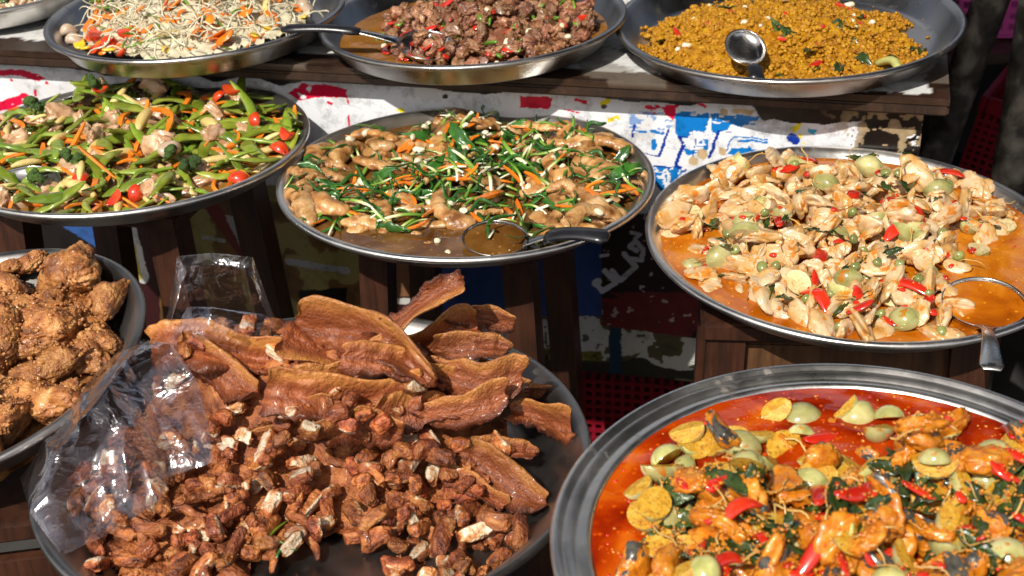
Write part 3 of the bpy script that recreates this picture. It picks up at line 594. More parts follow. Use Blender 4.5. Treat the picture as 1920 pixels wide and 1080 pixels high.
scatter(Cc, rnd(Cc, 22, .20, kC), 'basil_leaf', CLEAF, 'dark wilted leaf on the yellow minced curry', 'leaf', 'leaves on the yellow mince', (.5, .9), .5, .3)
scatter(Cc, rnd(Cc, 16, .18, kC), 'egg_bit', GARL, 'pale yellow bit in the yellow minced curry', 'egg', 'pale bits in the yellow mince', (.5, .9), .5, .3)
put('lemongrass_stalk', LEMON[0], Cc.seg(LEMON[0], (1640, 112), (1700, 128)), 'yellow green lemongrass stalk at the right front of the yellow mince', 'lemongrass', None)
put('chili', CHILI[0], Cc.seg(CHILI[0], (1520, 125), (1545, 112)), 'red chilli lying near the front of the yellow mince', 'chilli', None)
for a, b in [((1600, 105), (1635, 125)), ((1568, 138), (1578, 120)), ((1590, 75), (1610, 85)), ((1560, 40), (1580, 58))]:
    put('basil_leaf', CLEAF[1], Cc.seg(CLEAF[1], a, b, (0, -.5, 1)), 'dark wilted leaf on the yellow minced curry', 'leaf', 'leaves on the yellow mince')

# pea pod tray (middle row, left)
D = tray((-.5247, 1.8465, -.7584), .25, (-.1, .9), .033, 'wide steel tray of green pea pods and carrots in front of the painted panel', .86)
level(D, .019, 's_gold', 'thin golden broth under the green pea pod stir fry')
D.base(lambda x, y: .012+.014*bump2(x, y, .0, .0, .17))
heap(D, 'pork', 'packed stir fry under the loose pea pods', 'vegetable_mass', 'vegetables', .19, .006, 60)
G_ = 'pieces of the pea pod stir fry'
def layer(n):
    scatter(D, rnd(D, int(24*n), .232), 'pork_slice', PORK, 'pale boiled pork piece among the green pea pods', 'pork', G_+', pork', (.7, 1.15), .5, .3, None)
    scatter(D, rnd(D, int(70*n), .232), 'pea_pod', POD, 'glossy green pea pod in the vegetable stir fry', 'pea pod', G_+', pods', (.8, 1.2), .5, .28)
    scatter(D, rnd(D, int(20*n), .232), 'green_bean', BEAN, 'slim green bean in the vegetable stir fry', 'green bean', G_+', beans', (.75, 1.1), .5, .28)
    scatter(D, rnd(D, int(16*n), .232), 'baby_corn', CORN, 'pale yellow baby corn among the green pea pods', 'baby corn', G_+', corn', (.7, 1.1), .5, .3)
    scatter(D, rnd(D, int(46*n), .232), 'carrot_strip', CSTRIP, 'orange carrot strip among the green pea pods', 'carrot', G_+', carrots', (.7, 1.25), .5, .3)
layer(1.1); layer(.6)
scatter(D, rnd(D, 36, .232), 'carrot_strip', CSTRIP, 'orange carrot strip among the green pea pods', 'carrot', G_+', carrots', (.8, 1.3), .5, .3)
scatter(D, rnd(D, 14, .205), 'baby_corn', CORN, 'pale yellow baby corn among the green pea pods', 'baby corn', G_+', corn', (.8, 1.15), .5, .3)
scatter(D, rnd(D, 85, .232), 'pea_pod', POD, 'glossy green pea pod in the vegetable stir fry', 'pea pod', G_+', pods', (1., 1.4), .5, .25)
for px, py in [(70, 220), (140, 318), (325, 306), (180, 178), (365, 335), (60, 345)]:
    x, y = D.march(px, py)[:2]; mw = D.drop(GBIT[0], x, y, None, 1., .8, .1)
    r = empty('broccoli_floret'); r.matrix_world = Matrix.Translation(mw.translation+Vector((0, 0, .006)))@Matrix.Rotation(rng.uniform(-.6, .6), 4, 'X')@Matrix.Rotation(rng.uniform(-.6, .6), 4, 'Y')
    tag(r, 'dark green broccoli floret among the pea pods', 'broccoli', G_+', broccoli')
    mb = MB(); V0, F0 = ico(3)
    for k in range(9):
        q = rng.normal(0, .0065, 3); q[2] = abs(q[2])*.6; V = V0*(1+.25*fbm(V0, 3.5, k, 2))[:, None]*rng.uniform(.0045, .0068)+q; mb.add(V, F0)
    mb.build('florets', M['broc'], r, True).parent = r
    st = MB().sweep([(0, 0, -.014), (.001, 0, -.006), (0, 0, .001)], [.004, .0035, .005]).build('stem', M['broc_stem'], r, True)
scatter(D, pixspots(D, [(435, 176), (410, 190), (190, 174), (525, 285), (540, 262), (150, 335), (258, 372), (450, 335), (215, 378), (478, 235)]), 'tomato_piece', TOM, 'red tomato piece among the green pea pods', 'tomato', G_+', tomatoes', (.75, 1.0), .7, .3)
scatter(D, rnd(D, 16, .20), 'pork_slice', PORK, 'pale boiled pork piece among the green pea pods', 'pork', G_+', pork', (.7, 1.1), .5, .3, None)
scatter(D, pixspots(D, [(318, 285)]), 'mushroom', MUSH, 'smooth pale mushroom among the green pea pods', 'mushroom', G_+', mushrooms', (.9, 1.3), .45, .2)
for a, b in [((255, 250), (283, 205)), ((90, 270), (130, 250)), ((60, 250), (92, 238)), ((375, 215), (415, 238)), ((120, 345), (180, 372)), ((20, 310), (80, 300)), ((155, 305), (150, 340))]:
    put('baby_corn', CORN[0], D.seg(CORN[0], a, b), 'pale yellow baby corn among the green pea pods', 'baby corn', G_+', corn')
for a, b in [((313, 200), (340, 255)), ((165, 265), (208, 220)), ((195, 190), (225, 225)), ((180, 325), (225, 285)), ((10, 280), (60, 288)), ((350, 178), (388, 200)), ((480, 290), (465, 255)), ((420, 240), (468, 240)), ((105, 255), (110, 285)), ((345, 345), (352, 300)), ((500, 235), (550, 245)), ((430, 305), (470, 325)), ((35, 325), (110, 300)), ((240, 340), (290, 318)), ((540, 215), (560, 240)), ((200, 185), (275, 200)), ((0, 215), (60, 203)), ((165, 360), (200, 330)), ((285, 345), (330, 338)), ((485, 200), (500, 215))]:
    v = POD[rng.integers(6)]; put('pea_pod', v, D.seg(v, a, b), 'glossy green pea pod in the vegetable stir fry', 'pea pod', G_+', pods')
for a, b in [((222, 300), (270, 308)), ((290, 200), (330, 255)), ((345, 205), (365, 250)), ((342, 172), (352, 205)), ((350, 290), (430, 320)), ((28, 220), (45, 260)), ((220, 232), (238, 205)), ((370, 175), (405, 172)), ((385, 325), (400, 318)), ((445, 250), (445, 280))]:
    v = CSTRIP[rng.integers(6)]; put('carrot_strip', v, D.seg(v, a, b, q=.5), 'orange carrot strip among the green pea pods', 'carrot', G_+', carrots')

# chicken wing tray (middle row, centre)
E = tray((-.0551, 1.726, -.7764), .25, (.9, .6), .030, 'wide steel tray of braised chicken wings and green scallions in the centre', .86)
level(E, .0165, 's_brown', 'brown broth around the braised chicken wings')
E.base(lambda x, y: .009+.016*bump2(x, y, .02, .03, .15))
G_ = 'pieces of the braised wing dish'
wl = 'tan braised chicken wing among the scallions'
scatter(E, rnd(E, 60, .223, lambda x, y: 0. if (y < -.13 and x < .09) else 1.), 'chicken_wing', WING, wl, 'chicken wing', 'braised chicken wings', (.85, 1.2), .5, .12)
gE = lambda x, y: float(max(bump2(x, y, -.05, -.06, .10, .08), bump2(x, y, .04, .03, .11, .10), .7*bump2(x, y, .15, -.08, .08, .06), .35))
nE = lambda x, y: 0. if (y < -.15 and x < -.0) or math.hypot(x, y) > .225 else gE(x, y)
scatter(E, rnd(E, 112, .223, nE), 'herb_sprig', BLADE, 'dark green narrow herb strip on the braised wings', 'herb', G_+', blades', (.6, 1.1), .5, .3, None)
scatter(E, rnd(E, 56, .223, nE), 'herb_leaf', LEAF, 'dark green herb leaf on the braised wings', 'herb', G_+', leaves', (.9, 1.5), .5, .35, None)
for a, b in [((577, 299), (663, 319)), ((616, 296), (690, 275)), ((705, 254), (796, 239)), ((636, 414), (539, 361)), ((559, 352), (592, 328)), ((808, 224), (876, 207)), ((820, 361), (868, 440)), ((752, 346), (811, 340)), ((696, 269), (725, 284)), ((773, 430), (799, 447)), ((785, 467), (826, 459)), ((867, 233), (935, 239)), ((979, 236), (1070, 242)), ((1026, 280), (1097, 284)), ((1017, 290), (1082, 340)), ((1106, 269), (1136, 318)), ((1026, 355), (1097, 370)), ((1059, 430), (1165, 394)), ((866, 334), (940, 345)), ((890, 402), (945, 393)), ((1171, 340), (1207, 346)), ((1112, 360), (1168, 346)), ((950, 205+40), (985, 262)), ((760, 300), (820, 290))]:
    v = WING[rng.integers(8)]; put('chicken_wing', v, E.seg(v, a, b, wsc=1.25 if abs(a[0]-b[0]) < 75 else 1.), wl, 'chicken wing', 'braised chicken wings')
scatter(E, rnd(E, 162, .223, nE), 'scallion_stalk', SCAL, 'thin white and green scallion stalk on the braised wings', 'scallion', G_+', scallions', (.6, 1.1), .5, .25)
scatter(E, rnd(E, 57, .223, nE), 'carrot_strip', CSTRIP, 'orange carrot strip on the braised wings', 'carrot', G_+', carrots', (.55, .95), .5, .25)
scatter(E, rnd(E, 44, .223, lambda x, y: .4+.6*nE(x, y)), 'garlic_clove', GARL, 'small pale garlic clove among the braised wings', 'garlic', G_+', garlic', (.55, 1.), .5, .25)
scatter(E, rnd(E, 87, .223, nE), 'herb_sprig', BLADE, 'dark green narrow herb strip on the braised wings', 'herb', G_+', blades', (.6, 1.1), .5, .3, None)
for a, b in [((840, 300), (862, 345)), ((880, 340), (908, 360)), ((940, 285), (985, 330)), ((1000, 320), (1040, 345)), ((955, 300), (985, 355)), ((690, 345), (735, 330)), ((905, 395), (945, 345)), ((1040, 410), (1160, 385)), ((545, 370), (525, 400)), ((760, 440), (745, 455)), ((720, 465), (765, 458)), ((1170, 330), (1205, 316)), ((640, 370), (700, 385)), ((820, 270), (860, 250)), ((1000, 245), (1020, 270))]:
    v = SCAL[rng.integers(6)]; put('scallion_stalk', v, E.seg(v, b, a), 'thin white and green scallion stalk on the braised wings', 'scallion', G_+', scallions')
for a, b in [((870, 335), (900, 305)), ((945, 310), (985, 350)), ((985, 310), (1020, 345)), ((550, 385), (595, 415)), ((735, 330), (775, 320)), ((775, 325), (800, 318)), ((900, 375), (950, 358)), ((1150, 265), (1160, 285))]:
    v = CSTRIP[rng.integers(6)]; put('carrot_strip', v, E.seg(v, a, b, q=.5), 'orange carrot strip on the braised wings', 'carrot', G_+', carrots')

# sliced chicken curry tray (middle row, right)
Fq = tray((.4283, 1.5711, -.807), .26, (1.5, -1.4), .032, 'wide steel tray of sliced chicken in orange curry on a wooden stool', .87)
level(Fq, .0205, 's_orange', 'orange curry sauce around the sliced chicken')
Fq.base(lambda x, y: .011+.024*bump2(x, y, .0, .0, .14))
G_ = 'pieces of the sliced chicken curry'
cl = 'pale sliced chicken piece in orange curry'
kF = lambda x, y: 0. if (x > .09 and -.2 < y < -.03 and x-y > .2) else (1. if math.hypot(x, y) < .19 else .7)
scatter(Fq, rnd(Fq, 165, .234, kF), 'chicken_slice', CHICK, cl, 'chicken', 'sliced chicken in orange curry', (.65, 1.25), .5, .28, None)
scatter(Fq, rnd(Fq, 24, .225, kF), 'eggplant_piece', EGGP, 'pale green eggplant piece among the sliced chicken', 'eggplant', G_+', eggplant', (.75, 1.05), .5, .3, None)
scatter(Fq, rnd(Fq, 130, .225, kF), 'chicken_slice', CHICK, cl, 'chicken', 'sliced chicken in orange curry', (.5, 1.25), .5, .32, None)
scatter(Fq, pixspots(Fq, [(1550, 342), (1625, 330), (1762, 350), (1817, 418), (1885, 412), (1500, 522), (1592, 522), (1348, 482), (1692, 610), (1430, 370), (1700, 440), (1400, 430)]), 'eggplant_piece', EGGP, 'pale green eggplant piece among the sliced chicken', 'eggplant', G_+', eggplant', (.85, 1.15), .45, .25, None)
scatter(Fq, rnd(Fq, 60, .22, kF), 'chili_piece', RING+CHILI[:2], 'small red chilli piece on the sliced chicken curry', 'chilli', G_+', chilli bits', (.6, 1.2), .5, .3)
scatter(Fq, rnd(Fq, 50, .215, kF), 'root_shred', SHRED, 'thin pale root shred on the sliced chicken curry', 'shred', G_+', shreds', (.7, 1.3), .5, .4, None)
scatter(Fq, rnd(Fq, 46, .215, kF), 'basil_leaf', CLEAF, 'dark wilted basil leaf on the sliced chicken curry', 'leaf', G_+', leaves', (.5, .9), .5, .3)
scatter(Fq, pixspots(Fq, [(1603, 500), (1685, 500), (1575, 605), (1510, 565), (1722, 522), (1600, 452), (1765, 622), (1380, 450), (1560, 545), (1650, 590)])+rnd(Fq, 16, .19, kF), 'pea_eggplant', PEA, 'small round green pea eggplant on the sliced chicken curry', 'pea eggplant', G_+', pea eggplants', (.9, 1.25), .4, .1)
for i, (a, b, sc) in enumerate([((1448, 316), (1500, 308), 1), ((1505, 305), (1535, 306), 1), ((1655, 425), (1720, 405), 1.7), ((1508, 538), (1562, 582), 1.7), ((1650, 522), (1757, 556), 1.), ((1535, 488), (1545, 458), 1.3), ((1572, 503), (1596, 500), 1.4), ((1592, 375), (1610, 345), 1.3), ((1815, 525), (1842, 560), 1.5), ((1452, 402), (1470, 412), 1.3), ((1655, 375), (1690, 365), 1.3)]):
    v = CHILI[i % 5]; put('chili_strip', v, Fq.seg(v, a, b, wsc=min(sc, 1.35), q=.5, smax=1.5), 'wide glossy red chilli strip on the sliced chicken curry', 'chilli', G_+', chilli strips')
put('root_shred', SHRED[2], Fq.seg(SHRED[2], (1685, 335), (1706, 300), (0, 1, .2), wsc=1.3), 'pale root shred standing up at the back of the chicken curry', 'shred')

Fq.H = np.where(Fq.r < .238, np.maximum(Fq.H, .0203), Fq.H)
crumbs(Fq, 'paste', 'orange specks floating on the chicken curry sauce', 'floating_specks', 'curry paste', rnd(Fq, 600, .236), (.0006, .0018), 1, .1)
# red curry tray (front right)
Gq = tray((.2721, .8915, -.7261), .25, (-.4, -.9), .042, 'large steel tray of red curry with eggplant and fish at the front right', .84, 1)
level(Gq, .0345, 's_red', 'oily red curry sauce around the eggplant and fish', amp=.0008, rad=.2165)
Gq.base(lambda x, y: .0195+.024*bump2(x, y, .05, -.06, .16, .13))
G_ = 'pieces of the red curry'
kG = lambda x, y: float(np.clip(1.35-2.4*max(0, y-.03)/.16, .10, 1))*(1 if x > -.19 else .4)
kG2 = lambda x, y: 1. if y < .055+.02*math.sin(x*30) and x > -.18 else (.2 if y < .04 else .04)
scatter(Gq, rnd(Gq, 90, .20, kG2), 'fish_chunk', FISH, 'orange curried fish chunk in the red curry', 'fish', G_+', fish', (.4, .8), .5, .3, None)
scatter(Gq, rnd(Gq, 26, .185, kG), 'eggplant_piece', EGGO, 'yellow stained eggplant piece in the red curry', 'eggplant', G_+', eggplant', (.75, 1.1), .5, .3, 0.)
eg = [(1345, 787), (1385, 775), (1285, 785), (1210, 830), (1205, 862), (1420, 725), (1575, 722), (1550, 757), (1627, 762), (1415, 815), (1610, 800), (1370, 845), (1530, 880), (1740, 845), (1810, 890), (1855, 915), (1890, 912), (1440, 985), (1170, 930), (1122, 965), (1600, 1010), (1695, 1062), (1900, 1050), (1740, 742), (1845, 782), (1905, 812), (1645, 742), (1690, 730), (1500, 800), (1240, 960), (1580, 845), (1770, 800), (1660, 880), (1470, 830), (1310, 830)]
scatter(Gq, rnd(Gq, 38, .195, lambda x, y: 1. if y > .03 or x < -.13 else 0.), 'eggplant_piece', EGGO, 'yellow stained eggplant piece in the red curry', 'eggplant', G_+', eggplant', (.65, .95), .8, .25, 0., None, .011)
scatter(Gq, rnd(Gq, 18, .19, lambda x, y: 1. if y > .03 or x < -.13 else 0.), 'fish_chunk', FISH, 'orange curried fish chunk in the red curry', 'fish', G_+', fish', (.35, .65), .9, .3, None)
scatter(Gq, [q for q in pixspots(Gq, eg) if math.hypot(*q) < .192], 'eggplant_piece', EGGO, 'yellow stained eggplant piece in the red curry', 'eggplant', G_+', eggplant', (.8, 1.1), .3, .22, 0., None, .006)
scatter(Gq, rnd(Gq, 120, .20, kG2), 'basil_leaf', CLEAF, 'dark wilted basil leaf in the red curry', 'leaf', G_+', leaves', (.6, 1.1), .5, .35)
scatter(Gq, rnd(Gq, 18, .19, kG2), 'fish_chunk', FISH, 'orange curried fish chunk in the red curry', 'fish', G_+', fish', (.4, .7), .5, .3, None)
scatter(Gq, rnd(Gq, 80, .20, kG2), 'root_shred', SHRED, 'thin tan root shred in the red curry', 'shred', G_+', shreds', (.6, 1.2), .5, .4, None)
scatter(Gq, rnd(Gq, 50, .20, kG2), 'chili_piece', RING+CHILI[:2], 'small glossy red chilli piece in the red curry', 'chilli', G_+', chilli bits', (.6, 1.1), .5, .3)
crumbs(Gq, 'paste', 'orange chopped paste bits strewn over the red curry', 'curry_paste_bits', 'curry paste', rnd(Gq, 1800, .20, kG2), (.0008, .0020), 1)
Gq.H = np.where(Gq.r < .212, np.maximum(Gq.H, .0342), Gq.H)
crumbs(Gq, 'paste', 'orange specks floating on the red curry sauce', 'floating_specks', 'curry paste', rnd(Gq, 650, .212), (.0005, .0017), 1, .1)
crumbs(Gq, 'chili', 'red chilli flecks floating on the red curry sauce', 'floating_flecks', 'chilli', rnd(Gq, 260, .212), (.0006, .0018), 1, .1)
for i, (a, b, sc) in enumerate([((1510, 825), (1570, 815), 1), ((1330, 910), (1375, 895), 1.3), ((1350, 970), (1425, 935), 1.2), ((1415, 995), (1445, 1015), 1.6), ((1530, 905), (1552, 925), 1.2), ((1495, 1085), (1555, 985), .8), ((1700, 1062), (1785, 1040), 1.3), ((1335, 1052), (1400, 1045), 1.8), ((1190, 945), (1215, 955), 1.5), ((1885, 802), (1920, 806), 1.1), ((1620, 1045), (1640, 1070), 1.4), ((1290, 835), (1330, 850), 1.2)]):
    v = CHILI[i % 5]; put('chili_strip', v, Gq.seg(v, a, b, wsc=min(sc, 1.35), q=.5, smax=1.6), 'long glossy red chilli strip in the red curry', 'chilli', G_+', chilli strips')
for a, b in [((1105, 1075), (1125, 1010)), ((1590, 1030), (1600, 980))]:
    put('eggplant_stalk', LEMON[1], Gq.seg(LEMON[1], a, b, wsc=1.3), 'pale yellow green stalk piece in the red curry', 'stalk', G_+', stalks')
for i, (a, b) in enumerate([((1400, 900), (1440, 880)), ((1240, 930), (1300, 915)), ((1620, 950), (1680, 925)), ((1560, 900), (1590, 940)), ((1830, 960), (1850, 1010)), ((1400, 930), (1340, 880)), ((1690, 870), (1700, 905)), ((1480, 960), (1475, 1000)), ((1365, 862), (1395, 866))]):
    v = CLEAF[i % 6]; put('basil_leaf', v, Gq.seg(v, a, b, (0, -.6, 1)), 'dark wilted basil leaf in the red curry', 'leaf', G_+', leaves')

# fried pork tray (front centre)
H = tray((-.2057, 1.1885, -.83), .28, (.7, .9), .050, 'large dark steel tray of fried pork at the front centre', .82, 0, 'steel_dark')
H.base(lambda x, y: .002+np.clip(.020*bump2(x, y, -.05, -.08, .2)+.120*bump2(x, y, .05, .10, .135, .085)+.062*bump2(x, y, -.13, .12, .09, .07)+.022*bump2(x, y, -.17, -.02, .08)-.004, 0, 1)*(x < .235))
kHf = lambda X, Y: (X < .20) & (np.hypot(X, Y) < .225) & ~((Y < -.09) & (np.abs(X-.02) < .07)) & (Y > -.2)
heap(H, 'crust', 'packed fried pork bits under the loose ones', 'pork_mass', 'fried pork', .225, .010, 60, .012, kHf)
bl = 'small brown fried pork bit with fatty white edges'
kH = lambda x, y: 0. if (x > .19 and y > -.09) or ((y < -.13) and abs(x-.02) < .055) else (1. if y < .03 else .3 if x < .1 else .1)
scatter(H, rnd(H, 150, .238, kH), 'fried_pork_bit', BITS, bl, 'fried pork', 'fried pork bits', (.75, 1.1), .4, .45, None)
sl = [((880, 700), (1000, 762), 1.1, (.1, -.6, .9), 2, 'fried belly slice half hidden between the right shoulder and the chunky right piece'),
 ((830, 905), (955, 962), 1.2, (.1, -.6, .9), 3, 'fried belly slice under the curled slice at the lower right'),
 ((868, 850), (1010, 872), 1.1, (.1, -.6, .9), 6, 'rough fried belly slice just above the curled lower right slice'),
((1.36, 1.36), (700, 640), (900, 650), 1.5, (0, -.7, .8), 5, 'fried belly slice half hidden behind the crossing slice at the top'),
 ((1.30, 1.28), (470, 650), (640, 700), 1.3, (0, -.7, .8), 6, 'fried belly slice half hidden under the broad pale slice'),
 ((1.17, 1.17), (560, 800), (760, 810), 1.2, (0, -.7, .8), 0, 'dark fried belly slice under the lower middle of the slices'),
  # p0, p1, width, lean, variant, label
 ((1.38, 1.37), (838, 592), (968, 606), 1.15, (.1, -.7, .8), 0, 'dark fried belly slice lying flat behind the upright slice at the peak'),
 ((1.335, 1.30), (872, 522), (722, 606), 1.15, (-.1, -.9, .55), 1, 'upright fried belly slice with amber rind, highest of the pile'),
 ((1.27, 1.275), (717, 640), (520, 655), 1.5, (-.1, -.9, .7), 2, 'broad pale fried belly slice left of the crossing slice'),
 ((1.315, 1.275), (277, 658), (545, 668), 1.3, (0, -.7, .8), 3, 'long flat fried belly strip reaching furthest left below the standing bag'),
 ((320, 690), (500, 735), 1.2, (0, -.6, 1), 4, 'shaded fried belly slice tucked under the long left strip'),
 ((1.235, 1.235), (540, 700), (770, 700), 1.2, (0, -.6, .9), 5, 'wide fried belly slice in the middle of the pile under the crossing slice'),
 ((1.28, 1.28), (800, 648), (962, 662), 1.3, (.1, -.7, .8), 6, 'ridged fried belly slice on the right shoulder of the pile'),
 ((1.23, 1.23), (800, 700), (985, 722), 1.4, (.1, -.6, .9), 7, 'orange fried belly slice below the right shoulder slice'),
 ((1.31, 1.205), (556, 590), (822, 712), 1.05, (.2, -.9, .6), 8, 'long arched fried belly slice crossing the top of the pile'),
 ((1.19, 1.19), (488, 752), (800, 742), 1.15, (0, -.7, .8), 1, 'large fried belly slice with folded left tip in the pile centre'),
 ((640, 730), (860, 768), 1.0, (0, -.7, .9), 3, 'fried belly slice with ragged edge just right of the folded slice'),
 ((846, 795), (1032, 742), .75, (0, -.9, .5), 0, 'narrow upturned fried belly strip pointing right towards the empty tray side'),
 ((945, 812), (1082, 815), 1.6, (0, -.7, .8), 2, 'chunky fried belly piece furthest right in the pile'),
 ((468, 815), (655, 772), .75, (0, -.8, .6), 5, 'thin curved fried belly strip on the small bits'),
 ((690, 795), (855, 800), 1.3, (0, -.6, .9), 6, 'shrivelled fried belly piece at the lower middle of the slices'),
 ((770, 838), (960, 800), 1.0, (0, -.6, .9), 7, 'smooth orange fried belly slice beside the chunky right piece'),
 ((850, 885), (1035, 935), 1.3, (.1, -.6, .9), 4, 'curled fried belly slice at the lower right above the small bits')]
for row in sl:
    yw = row[0] if isinstance(row[0][0], float) else None; a, b, w, ln, k, lab = row[1:] if yw else row
    put('belly_slice', SLICE[k], H.seg(SLICE[k], a, b, ln, .7, .03, w, yw=yw, smax=3), lab, 'pork slice')
scatter(H, [q for q in rnd(H, 150, .24, kH) if q[1] < .035 or q[0] < -.13], 'fried_pork_bit', BITS, bl, 'fried pork', 'fried pork bits', (.65, 1.1), .45, .45, None)
scatter(H, pixspots(H, [(440, 745), (490, 775), (520, 880), (775, 880), (700, 880), (840, 890), (870, 920), (580, 800), (420, 790), (400, 610), (440, 620), (470, 640), (370, 630), (760, 1000), (900, 1010), (930, 1000), (610, 770), (350, 640), (430, 640), (610, 850), (650, 830), (690, 860), (640, 880), (720, 850), (760, 860), (800, 870), (560, 850), (590, 880), (820, 900), (740, 900), (680, 910), (530, 830), (500, 850), (660, 790), (780, 920)]), 'fried_pork_bit', BITS[:6], bl, 'fried pork', 'fried pork bits', (.8, 1.1), .6, .3, None)
crumbs(H, 'crust', 'brown fry crumbs scattered on the pork tray', 'fry_crumbs', 'crumbs', rnd(H, 800, .25, lambda x, y: 1. if kHf(np.array(x), np.array(y)) else .12), (.0006, .0020), 1, .2)
for a, b in [((502, 1000), (537, 970)), ((505, 995), (540, 1020))]:
    put('parsley', BEAN[0], H.seg(BEAN[0], a, b, wsc=.5), 'thin bright green herb stem on the small pork bits', 'herb', 'green stems on the pork bits')
put('fried_herb', BLADE[0], H.seg(BLADE[0], (508, 1052), (552, 1022)), 'dark crisp herb strip on the bare tray floor of the pork', 'herb')

# battered wing tray (left)
I = tray((-.62, 1.337, -.80), .22, (-8.5, -5.3), .046, 'dark steel tray of battered fried chicken at the left edge', .8, 0, 'steel_dark')
I.base(lambda x, y: .004+np.clip(.075*bump2(x, y, .0, .02, .15)-.012, 0, 1))
heap(I, 'wingfry', 'packed fried chicken under the loose pieces at the left edge', 'chicken_mass', 'fried chicken', .185, .006, 40, .012)
wl = 'crunchy golden battered chicken piece at the left edge'
scatter(I, [q for q in rnd(I, 60, .165) if I.seen(*q, 60)][:16], 'fried_chicken_piece', FWING, wl, 'fried chicken', 'battered chicken pieces', (.6, .85), .45, .25)
for i, (a, b, w) in enumerate([((8, 500), (100, 480), 1.1), ((110, 470), (140, 570), 1.3), ((163, 540), (210, 482), 1.2), ((0, 505), (48, 512), 1.3), ((176, 600), (238, 535), 1.1), ((0, 580), (106, 556), 1.), ((0, 605), (35, 675), 1.3), ((150, 640), (232, 650), 1.2), ((45, 648), (163, 590), 1.1), ((0, 725), (160, 760), .9), ((82, 770), (160, 735), 1.1), ((0, 790), (65, 790), 1.3), ((40, 702), (166, 668), 1.15), ((-10, 545), (30, 548), 1.4)]):
    v = FWING[i % 9]; put('fried_chicken_piece', v, I.seg(v, a, b, (0, -.4, 1), .5, .012, w, smax=1.), wl, 'fried chicken', 'battered chicken pieces')

ip = rnd(I, 2200, .17)
crumbs(I, 'wingfry', 'golden batter crumbs clinging to the fried chicken at the left edge', 'batter_crumbs', 'crumbs', [q for q in ip if I.seen(*q, 60)], (.0010, .0032), 1, .15)
# ------------------------------------------------------------------ ladles
def ladle(ctr, end, rb, depth, up, label, grip=.45, black=True, hw=.009, hole=False, fill=None, fill_label=None, sx=1.15):
    """bowl + steel neck + grip; ctr is the bowl's rim centre, end the far tip of the handle (world)"""
    ctr = np.array(ctr, float); end = np.array(end, float); up = np.array(up, float); up /= np.linalg.norm(up)
    d = end-ctr; x = d-up*(d@up); x /= np.linalg.norm(x); y = np.cross(up, x); A = np.eye(4); A[:3, :3] = np.stack([x, y, up], 1); A[:3, 3] = ctr
    r = empty('ladle'); r.matrix_world = Matrix(A.tolist()); tag(r, label, 'ladle')
    pr = [(rb*math.sin(t), -depth*math.cos(t)) for t in np.linspace(0.001, math.pi/2, 14)]
    pr = pr+[(rb+.0012, .0008), (rb+.0012, -.001)]+[((rb+.0009)*math.sin(t), -(depth+.0012)*math.cos(t)) for t in np.linspace(math.pi/2-.03, .001, 14)]
    V, F = lathe(pr, 56); V[:, 0] *= sx
    link('bowl', mesh('bowl', V, F, M['spoon']), r)
    le = A[:3, :3].T@(end-ctr); p0 = np.array([rb*sx*.96, 0, 0]); dv = le-p0; t = np.linspace(0, 1, 16)
    bow = (np.sin(t*math.pi)*.010)[:, None]*np.array([0, 0, 1]); P = p0+t[:, None]*dv+bow
    k = int(16*grip)
    if black:
        link('neck', mesh('neck', *sweep(P[:k+1], np.linspace(.010, .0045, k+1), .0016, 8), M['spoon']), r)
        g = P[k-1:]; n = len(g); pf = np.interp(np.linspace(0, 1, n), [0, .08, .5, .93, 1], [.75, 1, .9, 1.05, .5])
        link('grip', mesh('grip', *sweep(g, hw*pf, .0055*pf, 12), M['black']), r)
    else:
        w = np.interp(t, [0, .2, .5, .96, 1], [.012, .006, .008, .0125, .009]); V, F = sweep(P, w, .0011, 12)
        link('handle', mesh('handle', V, F, M['spoon']), r)
        if hole:
            q = P[-2]; u = (P[-1]-P[-3]); u /= np.linalg.norm(u); a = np.linspace(0, 6.283, 20)
            nrm = np.cross(u, np.cross([0, 0, 1], u)); nrm /= np.linalg.norm(nrm); s = np.cross(nrm, u)
            ring = q+nrm*.0014+.0042*(np.cos(a)[:, None]*u*.7+np.sin(a)[:, None]*s)
            mb = MB(); mb.add(np.concatenate([[q+nrm*.0014], ring]), [(0, i+1, i+2) for i in range(19)]); mb.build('hanging_hole', M['black'], r)
    if fill:
        zf = -depth*.16; rr = rb*math.sqrt(1-(zf/depth)**2)*.985; V = [(0, 0, zf)]; F = []
        for i in range(48): V.append((rr*sx*math.cos(i*math.pi/24), rr*math.sin(i*math.pi/24), zf))
        for i in range(48): F.append((0, 1+i, 1+(i+1) % 48))
        o = link('ladled_sauce', mesh('ladled_sauce', V, F, M[fill]), None, Matrix(A.tolist())); tag(o, fill_label, 'sauce', None, 'stuff')
    return r
def pt(p, px, py, dz=0.): return p.world(p.march(px, py)+np.array([0, 0, dz]))
def ptz(p, px, py, z):
    o = p.local(EYE); d = p.I[:3, :3]@ray(px, py); return p.world(o+d*(z-o[2])/d[2])
# chicken wing ladle: bowl in the broth, black grip over the rim
ladle(ptz(E, 928, 446, .027), ptz(E, 1142, 446, .052), .033, .018, (-.05, -.2, 1), 'soup ladle with black grip resting in the braised chicken wings', .36, True, .0125, fill='s_brown', fill_label='brown broth standing in the black gripped ladle', sx=1.2)
ladle(ptz(Fq, 1846, 566, .033), ptz(Fq, 1860, 694, .060), .046, .020, (-.02, -.1, 1), 'all steel ladle with flat handle hanging over the chicken curry rim', .5, False, hole=True, fill='s_orange', fill_label='orange curry standing in the all steel ladle', sx=1.05)
ladle(ptz(Cc, 1398, 88, .046), at_y(1420, 152, 1.765), .028, .013, (.15, -.45, .9), 'small ladle with short black grip propped in the yellow mince', .5, True, .011)
ladle(ptz(B, 800, 84, .032), ptz(B, 528, 55, .058), .036, .014, (.1, -.25, 1), 'long black handled ladle lying across the rims of two trays', .42, True, .0095)
